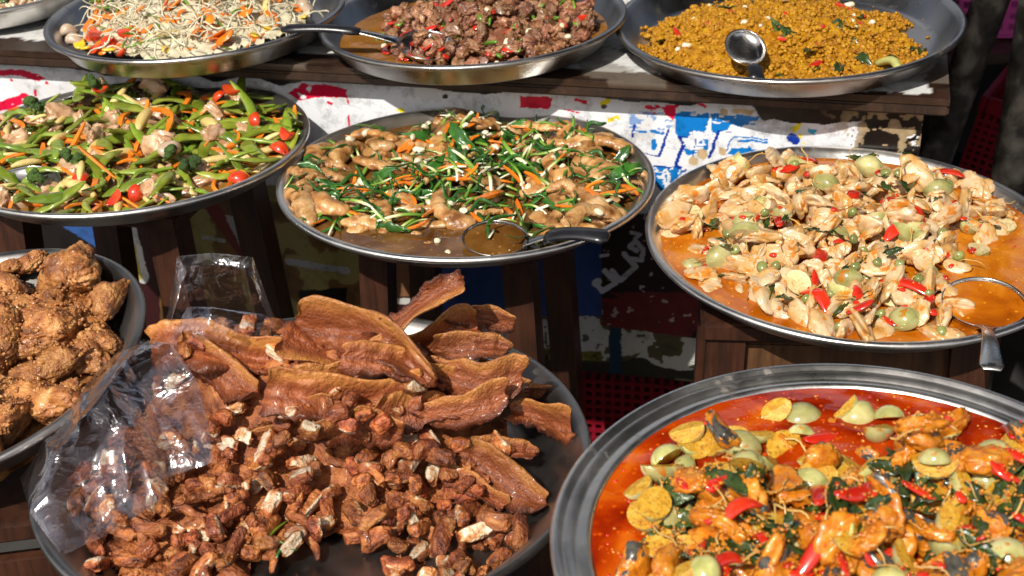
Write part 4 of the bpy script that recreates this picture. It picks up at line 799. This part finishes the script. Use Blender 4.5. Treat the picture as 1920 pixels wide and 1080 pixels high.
ladle(ptz(D, 45, 345, .026), ptz(D, -160, 330, .05), .040, .014, (0, -.2, 1), 'steel spoon cut off at the left edge in the pea pod tray', .5, False)
ladle(ptz(D, 275, 178, .032), ptz(D, 120, 186, .03), .034, .012, (.1, .2, 1), 'steel spoon bowl buried at the back of the pea pod tray', .5, False)

# ------------------------------------------------------------------ plastic bags
def coons(Bt, Rt, Tp, Lf, n):
    """a patch from four boundary polylines: bottom (u), right (v), top (u), left (v)"""
    def rs(P, k):
        P = np.asarray(P, float); s = np.r_[0, np.cumsum(np.linalg.norm(np.diff(P, axis=0), axis=1))]; s /= s[-1]; t = np.linspace(0, 1, k); return np.stack([np.interp(t, s, P[:, i]) for i in range(3)], 1)
    b, r, t, l = rs(Bt, n), rs(Rt, n), rs(Tp, n), rs(Lf, n); u = np.linspace(0, 1, n)[:, None, None]; v = np.linspace(0, 1, n)[None, :, None]
    S = (1-v)*b[:, None]+v*t[:, None]+(1-u)*l[None]+u*r[None]
    return S-((1-u)*(1-v)*b[0]+u*(1-v)*b[-1]+(1-u)*v*t[0]+u*v*t[-1])
def ridged(P, f, s): return (1-np.abs(vn(P, f, s)))**2-.4
def sheet(S, nrm, bulge, cr, seed, edge=True):
    n = S.shape[0]; u = np.linspace(0, 1, n)[:, None]; v = np.linspace(0, 1, n)[None, :]
    e = (np.clip(np.minimum(np.minimum(u, 1-u), np.minimum(v, 1-v))/.12, 0, 1))
    ani = S*np.array([1, 1, 1]); q = np.stack([S[..., 0]+.35*S[..., 1], S[..., 1]*.45-.2*S[..., 0], S[..., 2]], -1)
    hgt = bulge*np.sin(math.pi*u)**.6*np.sin(math.pi*v)**.6+cr*(1.5*ridged(q, 13, seed+7)+.8*ridged(q, 29, seed)+.25*ridged(q, 66, seed+1))*(.35+.65*e)
    return S+hgt[..., None]*np.asarray(nrm)
def gridmesh(S, off=0):
    n, m = S.shape[:2]; return S.reshape(-1, 3), [(off+i*m+j, off+(i+1)*m+j, off+(i+1)*m+j+1, off+i*m+j+1) for i in range(n-1) for j in range(m-1)]
def wm(px, py, dz=.006): return pt(H, px, py, dz)
# lying bag (front left)
corner = [wm(40, 905, .004), wm(118, 1052, .006), wm(402, 885, .012), wm(242, 664, .02)]
Bt = [corner[0], wm(60, 975), corner[1]]; Rt = [corner[1], wm(190, 1020), wm(300, 950), wm(320, 905), corner[2]]; Tp = [corner[3], wm(330, 690, .03), wm(375, 760, .03), wm(395, 830, .02), corner[2]]; Lf = [corner[0], wm(105, 830), wm(170, 730, .012), corner[3]]
S = coons(Bt, Rt, Tp, Lf, 84); mb = MB(); mb.add(*gridmesh(sheet(S, (.0, -.35, .93), .030, .0098, 11))); mb.add(*gridmesh(sheet(S, (0, 0, 1), -.014, .002, 15)))
o = mb.build('plastic_bag', M['film'], None, True); tag(o, 'clear plastic bag lying on the pork bits at the front left, shining in the sun', 'plastic bag')
# standing bag (behind the pork)
yb, yf = 1.36, 1.305
def at(px, py, y): return at_y(px, py, y)
fr = coons([at(305, 655, yf), at(420, 668, yf-.01), at(535, 655, yf)], [at(535, 655, yf), at(515, 620, yf), at(500, 590, yf+.01)], [at(352, 575, yf+.012), at(400, 580, yf-.006), at(500, 600, yf+.01)], [at(305, 655, yf), at(325, 620, yf), at(352, 575, yf+.012)], 60)
bk = coons([at(300, 650, yb), at(420, 655, yb+.01), at(538, 650, yb)], [at(538, 650, yb), at(505, 570, yb), at(474, 482, yb)], [at(332, 480, yb), at(400, 474, yb+.006), at(474, 482, yb)], [at(300, 650, yb), at(318, 570, yb), at(332, 480, yb)], 80)
lf = coons([at(300, 650, yb), at(303, 652, yf)], [at(303, 652, yf), at(322, 600, yf), at(350, 510, yf+.035)], [at(332, 480, yb), at(340, 490, yb-.01), at(350, 510, yf+.035)], [at(300, 650, yb), at(318, 570, yb), at(332, 480, yb)], 40)
rg = coons([at(538, 650, yb), at(535, 655, yf)], [at(535, 655, yf), at(505, 600, yf), at(468, 510, yf+.035)], [at(474, 482, yb), at(472, 495, yb-.01), at(468, 510, yf+.035)], [at(538, 650, yb), at(505, 570, yb), at(474, 482, yb)], 40)
mb = MB(); nf = np.array([0, -.9, .4])
for S_, sd, bu in ((fr, 21, .012), (bk, 22, .004), (lf, 23, .003), (rg, 24, .003)): mb.add(*gridmesh(sheet(S_, nf, bu, .0044, sd)))
o = mb.build('plastic_bag', M['film'], None, True); tag(o, 'open clear plastic bag standing upright behind the fried pork slices', 'plastic bag')
bg = rng
for i in range(12):
    x, y, z = at(330+i*17, 640-(i % 3)*14, 1.33+.008*(i % 2)); v = BITS[i % 6]
    A = Matrix.Translation((x, y, z))@Matrix.Rotation(rng.uniform(0, 6), 4, 'Z')@Matrix.Rotation(rng.uniform(-.6, .6), 4, 'X')
    put('bagged_pork_bit', v, A, 'fried pork bit inside the standing clear bag', 'fried pork', 'pork bits in the standing bag')

# ------------------------------------------------------------------ table with the painted panel
zt = .8075
PL, PR = at_z(0, 93, zt), at_z(1782, 186, zt); ud = PR-PL; ud[2] = 0; ud /= np.linalg.norm(ud); nd = np.array([-ud[1], ud[0], 0])   # along the edge, and inwards
Lw = (PR-PL)@ud; u0e, u1e = -.75, Lw
TB = np.eye(4); TB[:3, :3] = np.stack([ud, nd, [0, 0, 1]], 1); TB[:3, 3] = [PL[0], PL[1], 0]; TM = Matrix(TB.tolist())
def toW(u, n, z): return np.stack([PL[0]+u*ud[0]+n*nd[0], PL[1]+u*ud[1]+n*nd[1], z+0*u], -1)
tb = empty('display_table'); tb.matrix_world = TM; tag(tb, 'long table with peeling white top and paint-splashed front panel under the back row', 'table')
lin = lambda r, g, b: np.array([((q/255+.055)/1.055)**2.4 if q > 10 else q/3294 for q in (r, g, b)])
def mixc(col, m, c): m = np.clip(m, 0, 1)[:, None]; return col*(1-m)+np.asarray(c)*m
def inpoly(x, y, P):
    P = np.asarray(P, float); o = np.zeros(len(x), bool); j = len(P)-1
    for i in range(len(P)):
        c = ((P[i, 1] > y) != (P[j, 1] > y)) & (x < (P[j, 0]-P[i, 0])*(y-P[i, 1])/(P[j, 1]-P[i, 1]+1e-12)+P[i, 0]); o ^= c; j = i
    return o.astype(float)
def stroke(x, y, P, w):
    d = np.full(len(x), 1e9); P = np.asarray(P, float)
    for a, b in zip(P[:-1], P[1:]):
        ab = b-a; t = np.clip(((x-a[0])*ab[0]+(y-a[1])*ab[1])/(ab@ab+1e-9), 0, 1); d = np.minimum(d, np.hypot(x-a[0]-t*ab[0], y-a[1]-t*ab[1]))
    return (d < w/2).astype(float)
def board(name, u0, u1, nu, w0, w1, nw, face, thick, parent, colf):
    """a board whose visible face carries its paint; face='top' (w = inwards, at z) or 'front' (w = height, at n)"""
    u, w = np.meshgrid(np.linspace(u0, u1, nu), np.linspace(w0, w1, nw), indexing='ij'); u, w = u.ravel(), w.ravel()
    k, val = face
    L = np.stack([u, w, np.full_like(u, val)], 1) if k == 'top' else np.stack([u, np.full_like(u, val), w], 1)
    Wd = toW(L[:, 0], L[:, 1], L[:, 2]); px, py = proj(Wd); col = colf(u, w, px, py)
    F = [(i*nw+j, (i+1)*nw+j, (i+1)*nw+j+1, i*nw+j+1) for i in range(nu-1) for j in range(nw-1)]
    off = np.array([0, 0, -thick]) if k == 'top' else np.array([0, thick, 0])
    bd = [i*nw for i in range(nu)]+[(nu-1)*nw+j for j in range(1, nw)]+[i*nw+nw-1 for i in range(nu-2, -1, -1)]+[j for j in range(nw-2, 0, -1)]
    n0 = len(L); L = np.concatenate([L, L[bd]+off]); m = len(bd); dk = lin(52, 36, 24)
    col = np.concatenate([col, np.repeat(dk[None], m, 0)])
    for i in range(m): F.append((bd[i], n0+i, n0+(i+1) % m, bd[(i+1) % m]))
    F.append(tuple(n0+i for i in range(m)))
    return link(name, mesh(name, L, F, M['paint'], False, None, None, col), parent)
white, brown, black = np.array([.78, .79, .82]), lin(52, 34, 25), lin(22, 17, 14)
def top_col(u, w, px, py):
    P = np.stack([u, w, u*0], 1); n1 = fbm(P, 14, 3, 4); n2 = fbm(P, 60, 9, 3); col = np.repeat(np.array([[.70, .70, .68]]), len(u), 0)
    wd = np.minimum(w, (u1e-u)*.7); col = mixc(col, (wd < np.interp(u, [.3, u1e-.45, u1e-.1], [.05, .05, .018])+.012*n1+.004*n2).astype(float), brown*(.8+.5*np.clip(n2, -.6, .8))[:, None])
    col = mixc(col, ((n1+.4*n2) > .62).astype(float)*.85, lin(60, 48, 38)); col = mixc(col, ((fbm(P, 9, 21, 2)) < -.55)*.6, lin(120, 110, 98))
    return col
board('tabletop', u0e, u1e, 420, .0, 1.0, 150, ('top', zt), .010, tb, top_col)
def bar(n0, n1, z0, z1, name, mat, uu=(None, None), bev=.003):
    a, b = (u0e if uu[0] is None else uu[0]), (u1e if uu[1] is None else uu[1])
    return MB().box(((a+b)/2, (n0+n1)/2, (z0+z1)/2), (b-a, n1-n0, z1-z0), None, bev).build(name, M[mat], tb)
bar(-.003, .022, zt-.0245, zt-.0112, 'edge_trim', 'trim')
red, blue, navy, yel, tan = lin(216, 16, 62), lin(14, 118, 196), lin(10, 50, 150), lin(232, 214, 30), lin(196, 170, 130)
def front_col(u, w, px0, py0):
    P = np.stack([u, w, u*0+.5], 1); n1 = fbm(P, 22, 5, 4); n2 = fbm(P, 90, 8, 3); nl = fbm(P*np.array([1, 6, 1]), 40, 31, 3)
    px = px0+1.5*fbm(P, 90, 41, 3); py = py0+1.5*fbm(P, 90, 51, 3); py2 = py0+9*fbm(P, 18, 61, 3)
    col = np.repeat(white[None], len(u), 0)
    col = mixc(col, (n1 > .45)*.35, lin(190, 186, 180))
    A_ = lambda m, c: mixc(col, m, c)
    # upper zone -------------------------------------------------
    pk = (n2+.5*nl)
    for pg in [[(1264, 207), (1329, 211), (1329, 282), (1288, 292), (1268, 250)], [(1333, 213), (1425, 218), (1413, 236), (1362, 243), (1335, 252)], [(1213, 309), (1262, 312), (1282, 322), (1240, 360), (1228, 345), (1228, 320)], [(1364, 288), (1371, 278), (1392, 276), (1420, 280), (1380, 292)]]:
        col = A_(inpoly(px, py, pg)*((pk < .55) & (n2-.9*nl < .75)), blue)
    col = A_(inpoly(px, py, [(1180, 205), (1270, 215), (1270, 245), (1180, 240)])*(pk > .35)*.7, blue)
    for st, wd in [([(1184, 256), (1190, 236)], 5), ([(1253, 244), (1238, 291)], 4.5), ([(1274, 258), (1281, 271), (1267, 311), (1284, 319)], 6.5), ([(1347, 246), (1331, 296)], 6), ([(1200, 287), (1237, 293)], 2), ([(1213, 311), (1258, 313)], 3), ([(1277, 256), (1306, 262)], 1.6), ([(1306, 262), (1297, 296)], 1.6), ([(1370, 248), (1347, 244)], 1.4)]:
        col = A_(stroke(px, py, st, wd)*(pk < .9), navy)
    for st, wd in [([(1188, 245), (1212, 248)], 4), ([(1222, 246), (1242, 249)], 7), ([(1362, 284), (1371, 262), (1376, 256), (1440, 262)], 2.6), ([(1384, 264), (1412, 264), (1440, 268)], 4), ([(1227, 266), (1227, 276)], 10), ([(1246, 322), (1252, 340)], 3), ([(1373, 281), (1380, 282)], 8), ([(1405, 276), (1412, 285)], 5)]:
        col = A_(stroke(px, py, st, wd)*(pk < 1.0), blue)
    col = A_(stroke(px, py, [(1250, 316), (1256, 345)], 2), white)
    for pg in [[(1207, 197), (1273, 197), (1262, 227), (1248, 216), (1240, 203), (1230, 203), (1233, 212), (1209, 211)], [(973, 179), (1036, 182), (1030, 206), (1010, 203), (975, 202)], [(540, 176), (567, 156), (610, 158), (650, 167), (646, 181), (590, 184), (562, 189)], [(-60, 133), (40, 130), (86, 146), (73, 154), (53, 147), (39, 141), (-60, 141)], [(-60, 196), (0, 190), (47, 174), (68, 186), (16, 206), (-60, 220)]]:
        col = A_(inpoly(px, py, pg)*(pk < .75), red)
    for st, wd in [([(646, 172), (653, 195)], 4), ([(654, 218), (655, 236)], 4), ([(1078, 188), (1100, 192)], 6), ([(1310, 195), (1322, 201)], 6), ([(616, 192), (622, 194)], 6), ([(88, 155), (89, 156)], 5), ([(1060, 206), (1085, 212)], 2.5), ([(20, 148), (21, 150)], 4), ([(66, 170), (67, 178)], 5)]: col = A_(stroke(px, py, st, wd), red)
    for st, wd in [([(1490, 244), (1500, 228)], 9), ([(1500, 258), (1508, 266)], 11), ([(1140, 190), (1130, 195)], 9), ([(1158, 222), (1140, 226)], 8), ([(748, 207), (752, 207)], 9), ([(1473, 242), (1490, 238)], 3)]: col = A_(stroke(px, py, st, wd)*(pk < .5), yel)
    col = A_(stroke(px, py, [(1484, 258), (1492, 264)], 16), navy); col = A_(stroke(px, py, [(1520, 243), (1535, 250)], 12)*(pk > 0), lin(40, 160, 200))
    for q, wd in [((1316, 289), 20), ((1353, 284), 14), ((1298, 302), 16), ((1357, 209), 12)]: col = A_(stroke(px, py, [q, (q[0]+2, q[1]+1)], wd), tan)
    col = A_(inpoly(px, py, [(1374, 203), (1412, 206), (1412, 215), (1376, 213)]), tan)
    # dark top band paints in the table edge's shade with grime; grimy right end
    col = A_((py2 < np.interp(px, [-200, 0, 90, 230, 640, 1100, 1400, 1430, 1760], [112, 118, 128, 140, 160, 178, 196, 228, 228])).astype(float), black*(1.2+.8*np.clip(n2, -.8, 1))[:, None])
    gr = np.clip((px-1530)/90, 0, 1); col = A_(gr*((n1+.8*n2) > -.05-.5*gr), lin(148, 130, 100)*(1+.3*n2)[:, None]); col = A_(((n1-.6*n2) > .25)*(px > 1560), black)
    col = A_((px > 1738).astype(float), lin(44, 34, 28))
    for q in [(834, 181), (1132, 200), (1640, 219), (1720, 241), (1470, 219)]: col = A_(stroke(px0, py0, [q, (q[0]+1, q[1])], 9), black)
    # lower zone -------------------------------------------------
    lo = (py0 > np.interp(px0, [-300, 640, 900, 1215, 1330], [330, 350, 420, 400, 395])).astype(float); dk = lin(40, 14, 16)
    base = np.repeat(lin(58, 18, 20)[None], len(u), 0)
    B_ = lambda m, c: mixc(base, m, c)
    base = B_((px < 250).astype(float), lin(30, 24, 22)); base = B_(inpoly(px, py, [(100, 415), (238, 418), (262, 505), (215, 500), (190, 470)]), lin(16, 84, 160)); base = B_(stroke(px, py, [(240, 415), (268, 520)], 22), lin(205, 205, 205)); base = B_(stroke(px, py, [(250, 460), (262, 520)], 8), lin(200, 180, 40))
    base = B_(((px > 300) & (px < 700)).astype(float), lin(176, 122, 40)*(.8+.4*n1)[:, None]); base = B_(((px > 300) & (px < 700) & (n1 > .15)).astype(float), lin(196, 176, 90)); base = B_(stroke(px, py, [(395, 385), (480, 500)], 26), lin(150, 44, 22)); base = B_(inpoly(px, py, [(420, 400), (450, 410), (480, 520), (455, 470)]), lin(210, 208, 205))
    base = B_(stroke(px, py, [(380, 445), (420, 450)], 7), lin(214, 210, 200)); base = B_(stroke(px, py, [(540, 490), (650, 508)], 12), lin(214, 212, 214)); base = B_(((px > 560) & (px < 650) & (py2 > 545)).astype(float), lin(32, 24, 22)); base = B_(stroke(px, py, [(700, 560), (770, 565)], 12), lin(200, 196, 190)); base = B_(((px > 690) & (px < 770) & (py < 555)).astype(float), lin(140, 90, 50))
    base = B_(((px > 770) & (px < 1128) & (py < 592)).astype(float), lin(14, 66, 142)); bl_ = ((px > 770) & (px < 1128) & (py >= 592)).astype(float); base = B_(bl_, lin(192, 192, 190)); base = B_(bl_*((n1+.5*n2) > .2), lin(90, 84, 64)); base = B_(((px > 770) & (px < 1128) & (py2 > 652)).astype(float), lin(150, 140, 40)*(.6+.5*n2)[:, None]); base = B_(((px > 770) & (px < 1128) & (py2 > 672)).astype(float), lin(48, 44, 36))
    rt = (px >= 1128).astype(float); base = B_(rt, dk*(1+.5*n1)[:, None]); base = B_(rt*(py > 548)*((n1+.4*n2) > -.25), lin(118, 18, 18)); base = B_(rt*((n2+.6*n1) > 1.05)*(py < 612), lin(190, 170, 170))
    for st, wd in [([(1117, 531), (1129, 546), (1155, 530), (1134, 508)], 10), ([(1148, 508), (1163, 526), (1192, 500), (1170, 476)], 10), ([(1184, 486), (1203, 488), (1206, 468), (1192, 452), (1180, 462), (1194, 470)], 9), ([(1190, 448), (1200, 440), (1184, 436)], 7), ([(1126, 480), (1140, 478)], 6), ([(1117, 531), (1121, 528)], 14)]: base = B_(stroke(px0, py0, st, wd)*(px0 > 1105), lin(206, 208, 222))
    wb = rt*(py > np.interp(px, [1128, 1340], [610, 640])); base = B_(wb, lin(198, 198, 190)); base = B_(wb*((n1+.7*n2) > .12), lin(92, 84, 52)); base = B_(wb*(py2 > np.interp(px, [1128, 1340], [672, 694])), lin(52, 48, 34)); base = B_(wb*(px < 1165)*(px > 1142), lin(10, 60, 84)); base = B_(rt*(px > 1326)*(py > 640), lin(150, 24, 30))
    g_ = base.mean(1, keepdims=True); base = (base*.8+g_*.2)*(.85-.3*((px > 300) & (px < 700)))[:, None]
    return mixc(col, lo, base)
zb = at_z(1200, 708, .3)   # bottom of the panel, checked against the photo below
tpan = (.034-TB[:3, 1]@(EYE*[1, 1, 0]-TB[:3, 3])) ; dr = ray(1200, 706); tt = tpan/(nd@dr); zb = float((EYE+dr*tt)[2])
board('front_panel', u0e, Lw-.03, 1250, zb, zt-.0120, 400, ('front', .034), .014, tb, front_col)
for uu in (u0e+.05, Lw-.06):
    for nn in (.08, .92): MB().box((uu, nn, (zt-.09)/2), (.06, .06, zt-.09), None, .004).build('leg', M['trim'], tb)

# ------------------------------------------------------------------ stools
def stool(ctr, ztop, w, d, yaw, label, splay=.045, leg=.042, mat='wood', h=None, rail_mat=None, rails=(.10,)):
    h = h or ztop; r = empty('wooden_stool'); r.matrix_world = Matrix.Translation((ctr[0], ctr[1], 0))@Matrix.Rotation(yaw, 4, 'Z'); tag(r, label, 'stool', 'wooden stools under the trays')
    MB().box((0, 0, ztop-.012), (w, d, .024), None, .004).build('seat', M[mat], r)
    for sx in (-1, 1):
        for sy in (-1, 1):
            V, F = sweep(np.array([(sx*(w/2-.03+splay), sy*(d/2-.03+splay*.6), 0), (sx*(w/2-.03), sy*(d/2-.03), ztop-.025)]), leg/2, leg/2, rect=True, up=(0, 1, 0))
            link('leg', mesh('leg', V, F, M[mat], False), r)
    for z in rails:
        for sy in (-1, 1): MB().box((0, sy*(d/2-.03), ztop-.024-z/2-.012), (w-.09, .018, .05), None, .002).build('rail', M[rail_mat or mat], r)
        for sx in (-1, 1): MB().box((sx*(w/2-.03), 0, ztop-.024-z/2-.012), (.018, d-.09, .05), None, .002).build('rail', M[rail_mat or mat], r)
    return r
def under(p): return float(p.A[2, 3])-.002
stool((-.055, 1.72), under(E), .25, .26, R_(-15), 'dark wooden stool under the braised chicken wing tray', .03, .038, rails=())
stool((-.53, 1.84), under(D), .29, .28, R_(-17), 'reddish dark wooden stool under the pea pod tray', .045, rails=())
stool((.405, 1.55), under(Fq)-.002, .34, .30, R_(-7), 'wooden stool with worn pale front rail under the chicken curry tray', .02, .045, 'wood', None, 'wood_light', (.05,))
stool((-.21, 1.19), under(H), .34, .30, R_(5), 'dark wooden stool hidden under the fried pork tray', .02)
stool((.28, .88), under(Gq), .34, .30, R_(5), 'dark wooden stool hidden under the red curry tray', .02)
stool((-.60, 1.30), under(I)-.045, .34, .30, R_(8), 'brown wooden stool under the battered chicken tray at the left edge', .02)

# ------------------------------------------------------------------ right hand background
def pole(px, py0, py1, px1, y, r, label):
    a, b = at_y(px, py0, y), at_y(px1, py1, y); d = (b-a); d[0] *= 1; up = d/np.linalg.norm(d)*np.sign(d[2]); t = np.linspace(-a[2]/up[2], 1.5, 30); P = a+t[:, None]*up
    w = r*(1+.03*np.sin(t*9)); V, F = sweep(P, w, w, 20, up=(0, 1, 0))
    o = link('wooden_pole', mesh('wooden_pole', V, F, M['polewood'])); tag(o, label, 'pole', 'round wooden poles at the right edge'); return o
M['polewood'] = food('weathered_pole', [(.3, (.012, .010, .008)), (.5, (.05, .044, .036)), (.7, (.20, .18, .15))], 22, detail=8, rough=.7, bump=.6, bscale=90, val=.1, bdist=.004, spec=.2)
pole(1858, 0, 300, 1752, 2.28, .030, 'stout weathered pole standing just right of the table corner')
pole(1925, 130, 340, 1890, 1.95, .026, 'dark weathered pole cut off by the right edge of the picture')
def basket(o_, w, d, h, yaw, mat, label, cat, hole=.016, tilt=0., name='plastic_basket', wall=.003):
    """open plastic basket: lattice walls between a solid rim and base"""
    r = empty(name); r.matrix_world = Matrix.Translation(o_)@Matrix.Rotation(yaw, 4, 'Z')@Matrix.Rotation(tilt, 4, 'X'); tag(r, label, cat)
    MB().box((0, 0, .002), (w, d, .004), None, .001).build('base', M[mat], r)
    mb = MB(); 
    for sy in (-1, 1): mb.box((0, sy*d/2, h), (w+.02, .012, .032), None, .003)
    for sx in (-1, 1): mb.box((sx*w/2, 0, h), (.012, d-.014, .0315), None, .003)
    mb.build('rim', M[mat], r)
    mb = MB(); n = int(w/hole); m = int(d/hole); k = max(2, int((h-.02)/hole))
    for sy in (-1, 1):
        for i in range(n+1): mb.box((-w/2+i*w/n, sy*d/2, h/2-.006), (hole*.42, wall, h-.024))
        for j in range(k): mb.box((0, sy*d/2, .012+j*(h-.03)/k), (w, wall*1.6, hole*.42))
    for sx in (-1, 1):
        for i in range(m+1): mb.box((sx*w/2, -d/2+i*d/m, h/2-.006), (wall, hole*.42, h-.024))
        for j in range(k): mb.box((sx*w/2, 0, .012+j*(h-.03)/k), (wall*1.6, d, hole*.42))
    mb.build('lattice_wall', M[mat], r); return r
M['red_plastic'] = food('red_plastic', [(.3, (.14, .003, .010)), (.7, (.19, .005, .014))], 12, rough=.35, bump=.05, val=.05)
M['pink_plastic'] = food('pink_plastic', [(.3, (.50, .05, .28)), (.7, (.58, .07, .34))], 12, rough=.35, bump=.05, val=.05)
M['blue_cloth'] = food('dark_blue_cloth', [(.3, (.02, .035, .06)), (.7, (.05, .075, .11))], 20, rough=.8, bump=.4, bscale=60, val=.05)
p = at_y(1215, 725, 1.93); basket((p[0]+.03, p[1]+.17, p[2]-.20), .34, .26, .21, R_(-12), 'red_plastic', 'red plastic basket under the painted panel between the stools', 'basket')
p = at_y(1905, 30, 2.75); basket((p[0]+.06, p[1], p[2]+.0), .40, .28, .14, R_(-6), 'pink_plastic', 'pink lattice basket in the top right corner behind the pole', 'basket', .022)
p = at_y(1870, 300, 2.45); basket((p[0]+.10, p[1]+.05, p[2]-.12), .36, .26, .24, R_(58), 'red_plastic', 'deep red plastic crate behind the right hand pole', 'crate', .014, .2, 'plastic_crate')
# stand that carries the pink basket, sack behind the table end
p = at_y(1905, 32, 2.75)
r = empty('side_table', (p[0]+.06, p[1], 0)); tag(r, 'dark side table carrying the pink basket behind the pole', 'table')
MB().box((0, 0, p[2]-.014), (.6, .4, .024), None, .003).build('top', M['trim'], r)
for sx in (-1, 1):
    for sy in (-1, 1): MB().box((sx*.26, sy*.16, (p[2]-.028)/2), (.045, .045, p[2]-.028), None, .003).build('leg', M['trim'], r)
p = at_y(1770, 270, 2.35); V, F = ico(4); V = V*(1+.25*fbm(V, 1.6, 4, 4))[:, None]*np.array([.17, .14, .22]); V[:, 2] = np.maximum(V[:, 2], -.2)
o = link('cloth_sack', mesh('cloth_sack', V+np.array([p[0]+.06, p[1]+.1, .2]), F, M['blue_cloth'])); tag(o, 'dark blue cloth sack on the ground right of the table', 'sack')

# ------------------------------------------------------------------ ground and added dark cloths that shade the stall and its reflections
M['ground'] = food('dark_pavement', [(.3, (.018, .017, .016)), (.7, (.05, .047, .043))], 6, detail=9, rough=.85, bump=.5, bscale=40, val=0., spec=.2)
o = link('ground', mesh('ground', [(-60, -60, 0), (60, -60, 0), (60, 60, 0), (-60, 60, 0)], [(0, 1, 2, 3)], M['ground'])); tag(o, kind='structure')
M['dark_cloth'] = food('dark_added_cloth', [(.3, (.012, .013, .016)), (.7, (.03, .032, .036))], 3, rough=.7, bump=.3, bscale=12, val=.05)  # dark fabric of the added light-blocking cloths
def cloth(name, P, label, cat, mat='dark_cloth', th=.004):
    S = coons([P[0], P[1]], [P[1], P[2]], [P[3], P[2]], [P[0], P[3]], 30); nz = np.cross(P[1]-P[0], P[3]-P[0]); nz = nz/np.linalg.norm(nz)
    S = S+(.03*fbm(S, 1.6, 7, 3))[..., None]*nz; V, F = gridmesh(S); n = len(V); V = np.concatenate([V, V-nz*th]); F = F+[tuple(i+n for i in f)[::-1] for f in F]
    o = link(name, mesh(name, V, F, M[mat])); tag(o, label, cat); return o
v3 = lambda *a: np.array(a, float)
cloth('backdrop', [v3(-3.2, 3.5, .0), v3(3.4, 3.3, .0), v3(3.4, 3.3, 1.3), v3(-3.2, 3.5, 1.3)], 'dark tarpaulin added behind the stall to darken the background and reflections', 'backdrop')  # added backdrop, keeps the background and tray reflections dark
cloth('blocker', [v3(-.03, .12, 2.4), v3(2.8, .0, 2.4), v3(2.8, 3.4, 2.5), v3(-.03, 3.4, 2.5)], 'dark awning added out of view to shade the right side of the stall', 'blocker')  # added out of view, placed so its shadow covers the right background
cloth('overhead_blocker', [v3(-3.0, 1.75, 2.30), v3(-.06, 1.75, 2.30), v3(-.06, 3.5, 2.45), v3(-3.0, 3.5, 2.45)], 'dark cloth roof added out of view to darken reflections in the back row', 'overhead')  # added out of view, darkens what the back-row trays reflect
cloth('side_screen', [v3(1.75, 1.2, 0), v3(1.85, 3.35, 0), v3(1.85, 3.35, 2.4), v3(1.75, 1.2, 2.4)], 'dark curtain added out of view on the right for dark reflections', 'screen')  # added out of view, a dark side for the tray walls to reflect

# ------------------------------------------------------------------ light
SUN_EL, SUN_AZ = R_(46), R_(-154)       # azimuth measured clockwise from +Y: behind the camera, to its left
sd = Vector((math.sin(SUN_AZ)*math.cos(SUN_EL), math.cos(SUN_AZ)*math.cos(SUN_EL), math.sin(SUN_EL)))
w = bpy.data.worlds.new('World'); scn.world = w; w.use_nodes = True; t = w.node_tree; bgn = t.nodes['Background']
sk = t.nodes.new('ShaderNodeTexSky'); sk.sky_type = 'NISHITA'; sk.sun_disc = False; sk.sun_elevation = SUN_EL; sk.sun_rotation = SUN_AZ; sk.dust_density = 5; sk.ozone_density = .4
tc = t.nodes.new('ShaderNodeTexCoord'); cn = N(t, 'ShaderNodeTexNoise', i_Scale=2.6, i_Detail=7., i_Roughness=.6); t.links.new(tc.outputs['Generated'], cn.inputs['Vector'])
cr_ = ramp(t, [(.46, (0, 0, 0)), (.62, (1, 1, 1))], cn.outputs['Fac'])          # white clouds added over the blue to silver the tray reflections
cm = N(t, 'ShaderNodeMix', data_type='RGBA'); t.links.new(cr_, cm.inputs[0]); t.links.new(sk.outputs[0], cm.inputs[6]); cm.inputs[7].default_value = (13, 13, 13.3, 1)
t.links.new(cm.outputs[2], bgn.inputs[0]); bgn.inputs[1].default_value = .075
sl_ = bpy.data.lights.new('sun', 'SUN'); sl_.energy = 4.3; sl_.angle = R_(.55); sl_.color = (1, .95, .87); so = bpy.data.objects.new('sun', sl_); C.objects.link(so)
so.rotation_euler = sd.to_track_quat('Z', 'Y').to_euler(); so.location = sd*8
scn.view_settings.view_transform = 'Standard'; scn.view_settings.look = 'None'; scn.view_settings.exposure = .2; scn.view_settings.gamma = 1
scn.cycles.max_bounces = 8; scn.cycles.transparent_max_bounces = 16; scn.cycles.caustics_reflective = False; scn.cycles.caustics_refractive = False
